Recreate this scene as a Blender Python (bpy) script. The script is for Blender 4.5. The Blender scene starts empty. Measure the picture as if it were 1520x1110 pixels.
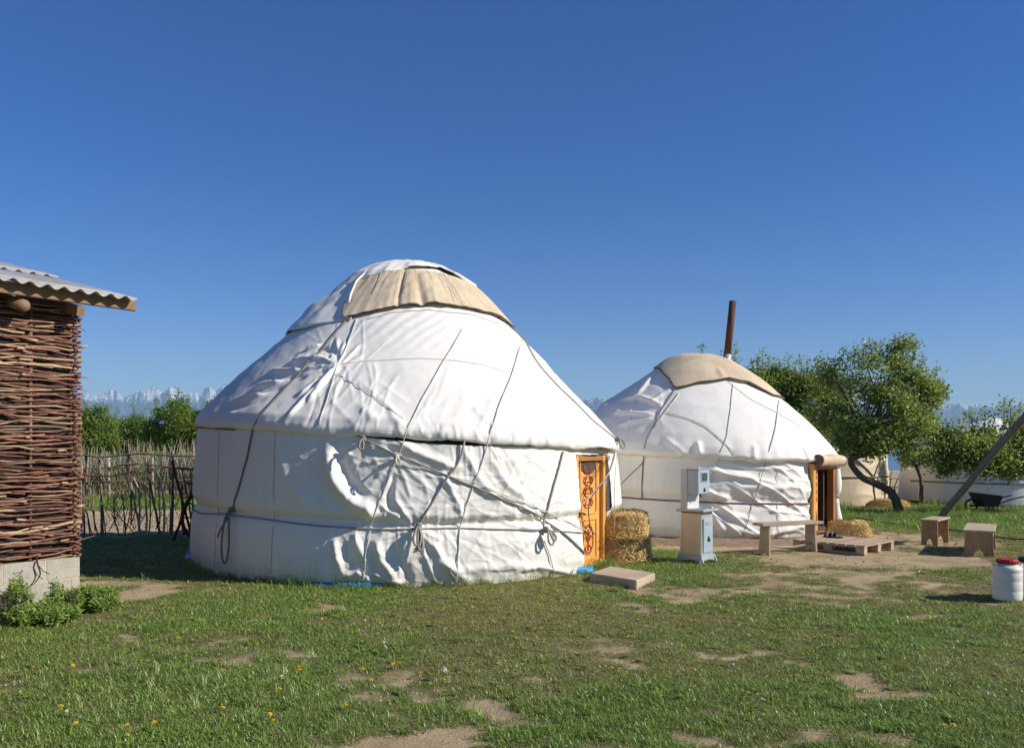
import bpy, math, random
import numpy as np
from mathutils import Vector

rnd = random.Random(7)
nr = np.random.default_rng(7)
sc = bpy.context.scene
COL = sc.collection
R = math.radians

# ------------------------------------------------------------------ camera
F, HZ, EYE = 1200.0, 660.0, 1.6          # focal length and horizon row in photo pixels, eye height in metres
cam = bpy.data.objects.new('camera', bpy.data.cameras.new('camera'))
COL.objects.link(cam)
cam.location = (0, 0, EYE)
cam.rotation_euler = (R(90), 0, 0)
cam.data.sensor_width = 36
cam.data.lens = 36 * F / 1520
cam.data.shift_y = (HZ - 555) / 1520
cam.data.clip_start, cam.data.clip_end = 0.1, 60000
sc.camera = cam

# ------------------------------------------------------------------ sky, sun, exposure
SUN_EL, SUN_AZ = R(32), R(102.5)            # azimuth clockwise from +Y
world = bpy.data.worlds.new('World')
sc.world = world
world.use_nodes = True
wn = world.node_tree
bg = wn.nodes['Background']
sky = wn.nodes.new('ShaderNodeTexSky')
sky.sky_type = 'NISHITA'
sky.sun_disc = False
sky.sun_elevation = SUN_EL
sky.sun_rotation = SUN_AZ
sky.altitude = 1600
sky.air_density = 1.0
sky.dust_density = 0.1
sky.ozone_density = 4.0
hs = wn.nodes.new('ShaderNodeHueSaturation'); hs.inputs['Saturation'].default_value = 1.38; hs.inputs['Hue'].default_value = 0.518
wn.links.new(sky.outputs[0], hs.inputs['Color']); wn.links.new(hs.outputs[0], bg.inputs[0])
bg.inputs[1].default_value = 0.074
sd = Vector((-math.sin(SUN_AZ) * math.cos(SUN_EL), -math.cos(SUN_AZ) * math.cos(SUN_EL), -math.sin(SUN_EL)))
sun = bpy.data.objects.new('sun', bpy.data.lights.new('sun', 'SUN'))
COL.objects.link(sun)
sun.data.energy = 4.3
sun.data.angle = R(0.5)
sun.data.color = (1, 0.95, 0.88)
sun.rotation_euler = sd.to_track_quat('-Z', 'Y').to_euler()
sc.view_settings.view_transform = 'Standard'
sc.view_settings.look = 'None'
sc.view_settings.exposure = 0.6
sc.view_settings.gamma = 1
sc.view_settings.use_curve_mapping = False
sc.render.engine = 'CYCLES'
sc.cycles.use_denoising = True
sc.cycles.max_bounces = 6
sc.cycles.transparent_max_bounces = 6
sc.cycles.volume_bounces = 0

# ------------------------------------------------------------------ numeric helpers
_T = np.random.default_rng(3).uniform(-1, 1, (256, 256))

def vnoise(x, y, seed=0):
    x = np.asarray(x, float) + seed * 37.17
    y = np.asarray(y, float) + seed * 91.73
    xi, yi = np.floor(x).astype(int), np.floor(y).astype(int)
    fx, fy = x - xi, y - yi
    fx, fy = fx * fx * (3 - 2 * fx), fy * fy * (3 - 2 * fy)
    a, b = _T[xi & 255, yi & 255], _T[(xi + 1) & 255, yi & 255]
    c, d = _T[xi & 255, (yi + 1) & 255], _T[(xi + 1) & 255, (yi + 1) & 255]
    return (a * (1 - fx) + b * fx) * (1 - fy) + (c * (1 - fx) + d * fx) * fy

def fbm(x, y, oct=4, seed=0):
    s, a = 0, 1
    for k in range(oct):
        s = s + a * vnoise(np.asarray(x) * 2 ** k, np.asarray(y) * 2 ** k, seed + k)
        a *= 0.5
    return s

def sstep(a, b, x):
    t = np.clip((np.asarray(x, float) - a) / (b - a), 0, 1)
    return t * t * (3 - 2 * t)

def seg_dist(P, poly):
    """distance of points P (n,3) to a polyline, and the running parameter 0..1 of the nearest point"""
    poly = np.asarray(poly, float)
    best = np.full(len(P), 1e9)
    par = np.zeros(len(P))
    n = len(poly) - 1
    for k in range(n):
        a, b = poly[k], poly[k + 1]
        ab = b - a
        t = np.clip(((P - a) @ ab) / max(ab @ ab, 1e-9), 0, 1)
        d = np.linalg.norm(P - (a + t[:, None] * ab), axis=1)
        m = d < best
        best[m] = d[m]
        par[m] = (k + t[m]) / n
    return best, par

def smooth_line(pts, n=12):
    """Catmull-Rom through the points"""
    p = [np.asarray(q, float) for q in pts]
    p = [2 * p[0] - p[1]] + p + [2 * p[-1] - p[-2]]
    out = []
    for k in range(1, len(p) - 2):
        for j in range(n):
            t = j / n
            out.append(0.5 * (2 * p[k] + (p[k + 1] - p[k - 1]) * t + (2 * p[k - 1] - 5 * p[k] + 4 * p[k + 1] - p[k + 2]) * t * t
                              + (3 * p[k] - p[k - 1] - 3 * p[k + 1] + p[k + 2]) * t ** 3))
    out.append(p[-2])
    return np.array(out)

def ground_z(x, y):
    """level yard that falls away at three in a hundred towards the lake"""
    y = np.asarray(y, float)
    d = np.clip(y - 13.5, 0, None)
    return -0.03 * d * d / (d + 3.0) + 0.0 * np.asarray(x, float)

def on_ground(px, py):
    """where the line of sight through a photo pixel meets the ground"""
    Y = 3.0
    for _ in range(60):
        Y = F * (EYE - float(ground_z(0, Y))) / max(py - HZ, 0.5)
    return np.array([(px - 760) / F * Y, Y, float(ground_z(0, Y))])

def at(px, py, Y):
    return np.array([(px - 760) / F * Y, Y, EYE + (HZ - py) / F * Y])

# ------------------------------------------------------------------ mesh builder
class MB:
    def __init__(s):
        s.v, s.f, s.n, s.tone = [], [], 0, []

    def add(s, v, f, tone=None):
        v = np.asarray(v, float).reshape(-1, 3)
        for a in f if isinstance(f, list) else [f]:
            s.f.append(np.asarray(a, int) + s.n)
        s.v.append(v)
        s.tone.append(np.full(len(v), 0.5) if tone is None else np.broadcast_to(np.asarray(tone, float), (len(v),)))
        s.n += len(v)
        return s

    def tube(s, pts, r, k=6, caps=True, tone=None):
        pts = np.asarray(pts, float)
        n = len(pts)
        r = np.broadcast_to(np.asarray(r, float), (n,))
        T = np.gradient(pts, axis=0)
        T /= np.linalg.norm(T, axis=1)[:, None] + 1e-12
        up = np.array([0, 0, 1.0]) if abs(T[0][2]) < 0.9 else np.array([1.0, 0, 0])
        a = np.cross(T[0], up); a /= np.linalg.norm(a)
        ang = np.arange(k) * 2 * math.pi / k
        V = np.empty((n, k, 3))
        for i in range(n):
            a = a - T[i] * (a @ T[i]); a /= np.linalg.norm(a) + 1e-12
            b = np.cross(T[i], a)
            V[i] = pts[i] + r[i] * (np.cos(ang)[:, None] * a + np.sin(ang)[:, None] * b)
        i, j = np.meshgrid(np.arange(n - 1), np.arange(k), indexing='ij')
        q = np.stack([i * k + j, i * k + (j + 1) % k, (i + 1) * k + (j + 1) % k, (i + 1) * k + j], -1).reshape(-1, 4)
        fs = [q]
        if caps:
            fs += [np.arange(k)[::-1][None], ((n - 1) * k + np.arange(k))[None]]
        return s.add(V.reshape(-1, 3), fs, tone)

    def box(s, c, size, ax=None, tone=None, taper=1.0):
        ax = np.eye(3) if ax is None else np.asarray(ax, float)
        h = np.asarray(size, float) / 2
        sg = np.array([[-1, -1, -1], [1, -1, -1], [1, 1, -1], [-1, 1, -1], [-1, -1, 1], [1, -1, 1], [1, 1, 1], [-1, 1, 1]], float)
        loc = sg * h
        loc[4:, :2] *= taper
        return s.add(np.asarray(c, float) + loc @ ax,
                     np.array([[3, 2, 1, 0], [4, 5, 6, 7], [0, 1, 5, 4], [1, 2, 6, 5], [2, 3, 7, 6], [3, 0, 4, 7]]), tone)

    def prism(s, outline, o, ax, ay, an, thick, tone=None):
        """flat outline (2-D) in the ax/ay plane, extruded along an"""
        p = np.asarray(outline, float); n = len(p)
        o, ax, ay, an = (np.asarray(q, float) for q in (o, ax, ay, an))
        a = o + p[:, :1] * ax + p[:, 1:] * ay
        i = np.arange(n); j = (i + 1) % n
        return s.add(np.concatenate([a, a + an * thick]), [i[::-1][None], (i + n)[None], np.stack([i, j, j + n, i + n], -1)], tone)

    def grid(s, P, wrap=False, tone=None, keep=None):
        P = np.asarray(P, float); n, m = P.shape[:2]
        mm = m if wrap else m - 1
        i, j = np.meshgrid(np.arange(n - 1), np.arange(mm), indexing='ij')
        q = np.stack([i * m + j, i * m + (j + 1) % m, (i + 1) * m + (j + 1) % m, (i + 1) * m + j], -1).reshape(-1, 4)
        if keep is not None:
            q = q[keep.reshape(-1)]
        return s.add(P.reshape(-1, 3), [q], tone)

    def lathe(s, prof, c=(0, 0, 0), k=24, tone=None):
        prof = np.asarray(prof, float)
        a = np.arange(k) * 2 * math.pi / k
        P = np.stack([prof[:, :1] * np.cos(a), prof[:, :1] * np.sin(a), np.repeat(prof[:, 1:], k, 1)], -1) + np.asarray(c, float)
        s.grid(P, wrap=True, tone=tone)
        n0 = s.n - len(prof) * k
        s.f += [np.arange(k)[::-1][None] + n0, np.arange(k)[None] + n0 + (len(prof) - 1) * k]
        return s

    def mesh(s, name, mat=None, smooth=True, origin=(0, 0, 0)):
        V = np.concatenate(s.v) - np.asarray(origin, float)
        me = bpy.data.meshes.new(name)
        loops = np.concatenate([a.reshape(-1) for a in s.f])
        tot = np.concatenate([np.full(len(a), a.shape[1]) for a in s.f])
        me.vertices.add(len(V)); me.vertices.foreach_set('co', V.reshape(-1).astype(np.float32))
        me.loops.add(len(loops)); me.loops.foreach_set('vertex_index', loops.astype(np.int32))
        me.polygons.add(len(tot))
        me.polygons.foreach_set('loop_start', np.concatenate([[0], np.cumsum(tot)[:-1]]).astype(np.int32))
        me.polygons.foreach_set('use_smooth', np.full(len(tot), smooth))
        me.update(calc_edges=True)
        at_ = me.attributes.new('tone', 'FLOAT', 'POINT')
        at_.data.foreach_set('value', np.concatenate(s.tone).astype(np.float32))
        if mat:
            me.materials.append(mat)
        return me

    def build(s, name, mat, parent=None, smooth=True, bevel=0, local=False, kind=None):
        """one mesh object; world coordinates are taken relative to the thing it belongs to"""
        o = (0, 0, 0)
        if parent is not None and not local:
            q = parent
            while q is not None:
                o = np.asarray(o) + np.array(q.location); q = q.parent
        ob = bpy.data.objects.new(name, s.mesh(name, mat, smooth, o))
        COL.objects.link(ob)
        ob.parent = parent
        if bevel:
            b = ob.modifiers.new('bevel', 'BEVEL'); b.width = bevel; b.segments = 1; b.limit_method = 'ANGLE'
        if kind:
            ob['kind'] = kind
        return ob

def tag(o, label, cat, group=None):
    o['label'] = label; o['category'] = cat
    if group: o['group'] = group
    return o

def thing(name, label, cat, loc=(0, 0, 0), rz=0, group=None):
    o = bpy.data.objects.new(name, None)
    COL.objects.link(o)
    o.empty_display_size = 0.2
    o.location = tuple(float(q) for q in loc); o.rotation_euler = (0, 0, rz)
    return tag(o, label, cat, group)

def dup(root, loc, rz=0, label=None, scale=None):
    def cp(o, par):
        c = o.copy(); COL.objects.link(c); c.parent = par
        for ch in list(o.children): cp(ch, c)
        return c
    r = cp(root, None)
    r.location = tuple(float(q) for q in loc); r.rotation_euler = (0, 0, rz)
    if scale: r.scale = (scale,) * 3
    if label: r['label'] = label
    return r

# ------------------------------------------------------------------ materials
class NT:
    def __init__(s, name):
        s.m = bpy.data.materials.new(name); s.m.use_nodes = True
        s.t = s.m.node_tree
        s.b = s.t.nodes['Principled BSDF']
        s.out = s.t.nodes['Material Output']
        s.co = s.t.nodes.new('ShaderNodeTexCoord')
    def node(s, typ, ins=None, **kw):
        n = s.t.nodes.new(typ)
        for k, v in kw.items(): setattr(n, k, v)
        for k, v in (ins or {}).items(): s.set(n.inputs[k], v)
        return n
    def set(s, sock, v):
        if isinstance(v, bpy.types.NodeSocket): s.t.links.new(v, sock)
        elif isinstance(v, (tuple, list)) and len(v) == 3 and sock.type == 'RGBA': sock.default_value = (*v, 1)
        else: sock.default_value = v
    def coords(s, scale=(1, 1, 1), rot=(0, 0, 0), src='Object'):
        return s.node('ShaderNodeMapping', {'Vector': s.co.outputs[src], 'Scale': scale, 'Rotation': rot}).outputs[0]
    def noise(s, scale, detail=4, rough=0.55, vec=None, dist=0.0):
        return s.node('ShaderNodeTexNoise', {'Scale': scale, 'Detail': detail, 'Roughness': rough, 'Distortion': dist,
                                             'Vector': vec or s.co.outputs['Object']}).outputs['Fac']
    def ramp(s, fac, stops):
        n = s.node('ShaderNodeValToRGB', {'Fac': fac})
        e = n.color_ramp.elements
        while len(e) < len(stops): e.new(0.5)
        for q, (p, c) in zip(e, stops):
            q.position = p; q.color = (*c, 1) if isinstance(c, tuple) else (c, c, c, 1)
        return n.outputs['Color']
    def mix(s, fac, a, b, mode='MIX'):
        n = s.node('ShaderNodeMix', data_type='RGBA', blend_type=mode)
        for i, v in ((0, fac), (6, a), (7, b)): s.set(n.inputs[i], v)
        return n.outputs[2]
    def math(s, op, a, b=0.0, c=0.0, clamp=False):
        n = s.node('ShaderNodeMath', operation=op, use_clamp=clamp)
        for i, v in enumerate((a, b, c)): s.set(n.inputs[i], v)
        return n.outputs[0]
    def bump(s, h, strength=0.3, dist=0.01):
        s.set(s.b.inputs['Normal'], s.node('ShaderNodeBump', {'Height': h, 'Strength': strength, 'Distance': dist}).outputs[0])
    def attr(s, name='tone'):
        return s.node('ShaderNodeAttribute', attribute_name=name).outputs['Fac']
    def rand(s):
        return s.node('ShaderNodeObjectInfo').outputs['Random']
    def fin(s, color=None, rough=None, metal=None, spec=None):
        for k, v in (('Base Color', color), ('Roughness', rough), ('Metallic', metal), ('Specular IOR Level', spec)):
            if v is not None: s.set(s.b.inputs[k], v)
        return s.m

def surf(name, a, b, scale=6, stretch=(1, 1, 1), rough=0.75, bump=0.3, dist=0.004, metal=0, detail=6, rand=0.0, spec=0.3):
    """two-colour weathered surface with grain (stretch) and relief; rand: spread of tone between objects"""
    m = NT(name)
    v = m.coords(stretch)
    n = m.noise(scale, detail, 0.65, v)
    big = m.noise(scale * 0.17, 3, 0.5)
    c = m.mix(m.math('MULTIPLY_ADD', n, 1.6, -0.3, clamp=True), a, b)
    c = m.mix(0.5, c, m.ramp(big, [(0.3, 0.55), (0.7, 1.0)]), 'MULTIPLY')
    if rand:
        hs = m.node('ShaderNodeHueSaturation', {'Value': m.math('MULTIPLY_ADD', m.rand(), rand, 1 - rand / 2), 'Color': c})
        c = hs.outputs[0]
    if bump: m.bump(n, bump, dist)
    return m.fin(c, rough, metal, spec)

def canvas(name, base, dirt, z_dirt=0.42, dirt_amt=0.5):
    m = NT(name)
    w = m.coords((1, 1, 1))
    big = m.noise(1.3, 5, 0.6, w)
    fine = m.noise(220, 2, 0.5)
    streak = m.noise(3.0, 4, 0.6, m.coords((3, 3, 0.35)))
    z = m.node('ShaderNodeSeparateXYZ', {'Vector': m.co.outputs['Object']}).outputs['Z']
    low = m.math('MULTIPLY', m.math('SUBTRACT', 1.0, m.math('DIVIDE', z, z_dirt), clamp=True), m.math('MULTIPLY_ADD', streak, 1.4, -0.2, clamp=True))
    c = m.mix(m.math('MULTIPLY_ADD', big, 1.8, -0.55, clamp=True), base, tuple(q * 0.9 for q in base))
    c = m.mix(m.math('MULTIPLY', low, dirt_amt * 2, clamp=True), c, dirt)
    c = m.mix(m.math('MULTIPLY', m.math('MULTIPLY_ADD', streak, 3.0, -1.55, clamp=True), 0.26), c, dirt)
    run = m.noise(1.0, 5, 0.7, m.coords((9, 9, 0.5)))
    c = m.mix(m.math('MULTIPLY', m.math('MULTIPLY_ADD', run, 5.0, -3.0, clamp=True), 0.18), c, dirt)
    spot = m.noise(38, 2, 0.5)
    c = m.mix(m.math('MULTIPLY', m.math('MULTIPLY_ADD', spot, 14.0, -10.4, clamp=True), 0.35), c, tuple(q * .5 for q in dirt))
    wr = m.noise(9, 5, 0.6, m.coords((1, 1, 0.6)), 0.6)
    h = m.math('ADD', m.math('MULTIPLY', fine, 0.05), wr)
    m.bump(h, 0.35, 0.008)
    return m.fin(c, 0.62, 0, 0.3)

MAT = {}
MAT['canvas'] = canvas('white_canvas', (0.82, 0.78, 0.69), (0.46, 0.44, 0.35))
MAT['canvas_far'] = canvas('clean_white_canvas', (0.85, 0.83, 0.79), (0.60, 0.57, 0.52), 0.3, 0.25)
MAT['canvas_old'] = canvas('beige_canvas', (0.68, 0.545, 0.365), (0.46, 0.36, 0.24), 0.5, 0.5)
def felt():
    m = NT('felt')
    st = m.noise(26, 6, 0.7, m.coords((2.2, 2.2, 0.5)))
    big = m.noise(2.2, 4, 0.6)
    c = m.ramp(st, [(0.25, (0.42, 0.32, 0.20)), (0.5, (0.68, 0.55, 0.38)), (0.8, (0.78, 0.66, 0.48))])
    c = m.mix(m.math('MULTIPLY_ADD', big, 2.0, -0.75, clamp=True), c, (0.47, 0.36, 0.23))
    m.bump(m.noise(140, 4, 0.8), 0.5, 0.01)
    return m.fin(c, 0.95, 0, 0.05)
MAT['felt'] = felt()
MAT['rope'] = surf('dark_rope', (0.13, 0.112, 0.092), (0.29, 0.255, 0.21), 60, rough=0.9, bump=0.6)
MAT['cord'] = surf('pale_cord', (0.55, 0.52, 0.45), (0.75, 0.72, 0.65), 60, rough=0.9, bump=0.4)
MAT['strap'] = surf('grey_strap', (0.26, 0.235, 0.20), (0.44, 0.405, 0.35), 80, rough=0.9, bump=0.5)
MAT['seam'] = surf('seam_thread', (0.42, 0.41, 0.39), (0.55, 0.54, 0.51), 60, rough=0.9, bump=0.3)
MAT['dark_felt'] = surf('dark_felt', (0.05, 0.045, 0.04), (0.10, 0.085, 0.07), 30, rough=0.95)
MAT['red_band'] = surf('dull_red_band', (0.20, 0.10, 0.10), (0.33, 0.22, 0.20), 40, rough=0.9)
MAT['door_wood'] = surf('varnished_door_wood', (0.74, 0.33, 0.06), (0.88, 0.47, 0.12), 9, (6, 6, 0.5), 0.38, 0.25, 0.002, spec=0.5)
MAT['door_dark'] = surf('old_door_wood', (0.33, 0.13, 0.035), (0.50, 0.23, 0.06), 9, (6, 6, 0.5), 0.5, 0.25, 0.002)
MAT['ornament'] = surf('red_ornament', (0.42, 0.055, 0.02), (0.52, 0.09, 0.03), 30, rough=0.5, bump=0.1)
MAT['iron'] = surf('dark_iron', (0.035, 0.03, 0.028), (0.085, 0.06, 0.045), 25, rough=0.6, metal=0.4)
MAT['rust'] = surf('rusty_pipe', (0.075, 0.026, 0.016), (0.16, 0.06, 0.035), 16, (1, 1, 0.4), 0.75, 0.4)
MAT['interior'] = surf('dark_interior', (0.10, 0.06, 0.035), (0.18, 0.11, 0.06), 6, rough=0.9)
MAT['blue_sheet'] = surf('blue_plastic_sheet', (0.03, 0.22, 0.42), (0.07, 0.36, 0.58), 14, rough=0.35, bump=0.6, dist=0.02)
MAT['earth'] = surf('packed_earth', (0.20, 0.13, 0.085), (0.36, 0.25, 0.16), 12, rough=0.95, bump=0.8, dist=0.03)
# ------------------------------------------------------------------ ground
# bare patches: photo pixel, radii in pixels, strength
BARE = [(190, 882, 78, 20, 1.0), (165, 862, 75, 7, .9), (300, 872, 70, 5, .6), (130, 985, 42, 5, .65), (182, 948, 28, 6, .7), (410, 915, 32, 5, .8), (505, 898, 42, 5, .85),
        (570, 935, 50, 6, .35), (470, 958, 36, 8, .35), (372, 962, 40, 7, .3), (730, 1056, 52, 21, 1.0), (640, 1104, 150, 16, 1.0), (500, 1104, 60, 12, .8),
        (890, 985, 32, 8, .95), (830, 1018, 24, 6, .8), (1090, 966, 52, 8, .95), (1195, 983, 40, 8, .85), (1262, 1004, 44, 9, .85), (1325, 1030, 66, 15, .95),
        (1255, 1078, 46, 12, .9), (1010, 1098, 46, 12, .8), (1000, 878, 60, 15, .62), (965, 900, 60, 8, .4), (1290, 828, 200, 17, 1.0), (1230, 851, 165, 9, .75), (1310, 868, 150, 12, .62),
        (1100, 812, 170, 9, .9), (1350, 800, 130, 14, .75), (1450, 838, 90, 6, .7), (1180, 870, 90, 8, .45), (1500, 895, 60, 8, .4), (1370, 908, 60, 5, .35), (1000, 802, 60, 6, .7)]
PATCH = []
for (px, py, rx, ry, st) in BARE:
    g = on_ground(px, py)
    PATCH.append((g[0], g[1], rx * g[1] / F, ry * g[1] ** 2 / (F * EYE), st))

def bare(x, y):
    x, y = np.asarray(x, float), np.asarray(y, float)
    wx, wy = x + 0.22 * fbm(x * 2.3, y * 2.3, 3, 5), y + 0.22 * fbm(x * 2.3, y * 2.3, 3, 9)
    m = np.zeros_like(x)
    for cx, cy, rx, ry, st in PATCH:
        d = np.sqrt(((wx - cx) / rx) ** 2 + ((wy - cy) / ry) ** 2)
        m = np.maximum(m, st * (1 - sstep(0.55, 1.25, d)))
    # ploughed strip behind the stick fence
    fx, fy = x + 0.5 * fbm(x, y, 2, 12), y + 0.5 * fbm(x, y, 2, 14)
    m = np.maximum(m, 0.95 * sstep(-3.2, -4.2, fx) * sstep(13.6, 14.4, fy) * (1 - sstep(22, 24, fy)))
    # worn, thin places
    m = np.maximum(m, 0.36 * sstep(0.2, 0.85, fbm(x * 0.7, y * 0.9, 3, 21) + 0.35 * vnoise(x * 5, y * 5, 8)))
    # dry far field
    m = np.maximum(m, 0.7 * sstep(26, 40, y))
    m = m + .55 * fbm(x * 5.5, y * 6.5, 3, 24) * np.clip(m * 3, 0, 1) * np.clip((1.08 - m) * 2.2, 0, 1)
    return np.clip(m, 0, 1)

def axis(a, b, step, lo, hi):
    mid = np.arange(a, b + step / 2, step)
    up = [b]; s = step
    while up[-1] < hi: s *= 1.16; up.append(up[-1] + s)
    dn = [a]; s = step
    while dn[-1] > lo: s *= 1.16; dn.append(dn[-1] - s)
    return np.concatenate([np.array(dn[1:])[::-1], mid, np.array(up[1:])])

LAKE_Z = -25.0
gx, gy = axis(-8, 9.5, 0.075, -4000, 4000), axis(2.2, 20, 0.075, -900, 2600)
GX, GY = np.meshgrid(gx, gy)
near = 1 - sstep(18, 40, np.hypot(GX, GY))
B = bare(GX, GY)
GZ = np.maximum(ground_z(GX, GY), -40) + near * (0.012 * fbm(GX * 0.9, GY * 0.9, 3, 2) + 0.006 * fbm(GX * 5, GY * 5, 3, 3) - 0.018 * B)
GZ += (1 - near) * 0.25 * fbm(GX * 0.05, GY * 0.05, 3, 4)
plough = 0.95 * sstep(-3.5, -4.5, GX) * sstep(13.8, 14.6, GY) * (1 - sstep(22, 24, GY))
GZ += plough * 0.035 * fbm(GX * 3.5, GY * 3.5, 3, 6)
mb = MB()
mb.grid(np.stack([GX, GY, GZ], -1), tone=B.reshape(-1))

def ground_mat():
    m = NT('yard_ground')
    b = m.attr()
    v = m.co.outputs['Object']
    edge = m.noise(14, 5, 0.7)
    fac = m.math('MULTIPLY_ADD', m.math('ADD', b, m.math('MULTIPLY_ADD', edge, 1.1, -0.55)), 2.2, -0.7, clamp=True)
    n1, n2, n3 = m.noise(2.1, 5, 0.6), m.noise(55, 5, 0.75), m.noise(9, 4, 0.6)
    dirt = m.ramp(n1, [(0.3, (0.42, 0.31, 0.175)), (0.6, (0.60, 0.46, 0.27)), (0.8, (0.68, 0.55, 0.345))])
    dirt = m.mix(0.55, dirt, m.ramp(n2, [(0.32, 0.45), (0.62, 1.05)]), 'MULTIPLY')
    soil = m.mix(n3, (0.12, 0.13, 0.045), (0.26, 0.22, 0.11))
    c = m.mix(fac, soil, dirt)
    crumb = m.noise(120, 3, 0.7)
    c = m.mix(m.math('MULTIPLY', fac, m.math('MULTIPLY_ADD', crumb, 9.0, -5.4, clamp=True)), c, (0.20, 0.135, 0.075))
    c = m.mix(m.math('MULTIPLY', m.math('MULTIPLY_ADD', m.noise(38, 4, 0.7, None, 1.2), 7.0, -4.4, clamp=True), 0.55), c, (0.17, 0.15, 0.07))
    m.bump(m.math('ADD', m.math('MULTIPLY', n2, 0.8), m.math('ADD', n3, m.math('MULTIPLY', crumb, 0.5))), 0.9, 0.03)
    return m.fin(c, 0.95, 0, 0.1)
g = mb.build('ground', ground_mat(), kind='structure')

# ------------------------------------------------------------------ lake
def water_mat():
    m = NT('lake_water')
    m.bump(m.noise(0.6, 4, 0.6, m.coords((0.25, 1, 1))), 0.25, 0.4)
    streak = m.noise(0.004, 3, 0.5, m.coords((0.12, 1, 1)))
    return m.fin(m.mix(streak, (0.012, 0.075, 0.17), (0.02, 0.12, 0.25)), 0.22, 0, 0.5)
mb = MB()
mb.grid(np.stack(np.meshgrid(np.linspace(-9000, 9000, 40), np.linspace(500, 9500, 30)) + [np.full((30, 40), LAKE_Z)], -1))
mb.build('lake', water_mat(), kind='structure')

# ------------------------------------------------------------------ mountains across the lake
RIDGE = [(-900, 590), (-700, 578), (-500, 585), (-300, 576), (-150, 584), (-60, 578), (0, 582), (60, 586), (100, 588), (116, 585), (128, 580), (146, 585), (155, 579), (164, 576), (176, 580), (184, 587), (196, 583), (209, 579),
         (216, 580), (226, 571), (236, 575), (243, 583), (250, 574), (256, 571), (264, 576), (274, 580), (285, 581), (291, 580), (298, 587), (304, 575), (309, 571), (315, 575),
         (320, 580), (331, 571), (338, 570), (345, 574), (365, 582), (400, 575), (450, 582), (520, 577), (600, 586), (680, 579), (760, 587), (820, 584), (862, 592),
         (880, 590), (889, 587), (902, 589), (925, 596), (980, 590), (1050, 597), (1120, 591), (1200, 599), (1280, 594), (1340, 602), (1375, 601), (1392, 599), (1402, 597), (1415, 598),
         (1424, 596), (1438, 600), (1455, 599), (1480, 603), (1500, 600), (1530, 605), (1600, 600), (1750, 606), (1950, 600), (2300, 606), (2700, 602)]
DM = 9000.0
rx = np.array([p[0] for p in RIDGE], float); ry = np.array([p[1] for p in RIDGE], float)
mx = np.concatenate([np.arange(-900, 100, 4.0), np.arange(100, 365, .7), np.arange(365, 850, 4.0), np.arange(850, 1540, .9), np.arange(1540, 2700, 4.0)])
my = np.linspace(-1, 1.4, 60)
PX, V = np.meshgrid(mx, my)
top = EYE + (HZ - np.interp(PX, rx, ry)) / F * DM
_xx = (PX - 760) / F * DM
top = top + 13 * (.5 - np.abs(vnoise(_xx / 75, 0 * _xx, 61))) + 9 * fbm(_xx / 30, 0 * _xx, 2, 63)
Yd = DM + V * 900
x0 = (PX - 760) / F * DM
body = np.where(V < 0, 1 - np.abs(V) ** 0.85, 1 - (np.abs(V) / 1.4) ** 0.9)
rid = 1 - np.abs(fbm(x0 / 260, Yd / 330, 5, 31))
Zm = LAKE_Z - 5 + (top - LAKE_Z) * body * (0.80 + 0.22 * rid * (np.abs(V) > 0.02) + 0.20 * (np.abs(V) <= 0.02)) + 55 * fbm(x0 / 90, Yd / 90, 4, 33) * body * (1 - body) * 4 * 0.6
Zm = np.minimum(Zm, top + 4)
def mountain_mat():
    m = NT('snowy_mountain')
    z = m.node('ShaderNodeSeparateXYZ', {'Vector': m.co.outputs['Object']}).outputs['Z']
    x = m.node('ShaderNodeSeparateXYZ', {'Vector': m.co.outputs['Object']}).outputs['X']
    line = m.math('MULTIPLY_ADD', m.noise(0.012, 6, 0.7), 200.0, 375.0)
    line = m.math('ADD', line, m.math('MULTIPLY', m.math('MULTIPLY_ADD', x, 0.0003, -0.45, clamp=True), -75.0))
    f = m.math('MULTIPLY', m.math('SUBTRACT', m.math('MULTIPLY_ADD', m.noise(0.03, 5, 0.75, m.coords((1, 1, .35))), 220.0, m.math('SUBTRACT', z, 110.0)), line), 0.022, clamp=True)
    hazy_rock = m.mix(m.noise(0.01, 5, 0.6), (0.07, 0.11, 0.17), (0.12, 0.16, 0.22))  # bluish rock carries part of the distance haze in its colour
    m.bump(m.noise(0.012, 7, 0.62, None, 0.4), 1.0, 160.0)
    return m.fin(m.mix(f, hazy_rock, (0.88, 0.88, 0.90)), 0.85, 0, 0.1)
mb = MB(); mb.grid(np.stack([x0 * Yd / DM, Yd, Zm], -1))
mb.build('mountains', mountain_mat(), kind='structure')

# ------------------------------------------------------------------ air
mb = MB(); mb.box((0, 3200, 410), (40000, 16000, 930))
hz = mb.build('haze', None, smooth=False, kind='stuff')
hm = bpy.data.materials.new('haze'); hm.use_nodes = True
hm.node_tree.nodes.remove(hm.node_tree.nodes['Principled BSDF'])
pv = hm.node_tree.nodes.new('ShaderNodeVolumePrincipled')
pv.inputs['Color'].default_value = (0.52, 0.80, 1.0, 1)
pv.inputs['Density'].default_value = 0.000105
hm.node_tree.links.new(pv.outputs[0], hm.node_tree.nodes['Material Output'].inputs['Volume'])
hz.data.materials.append(hm)
# ------------------------------------------------------------------ yurts
CAM = np.array([0, 0, EYE])

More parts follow.
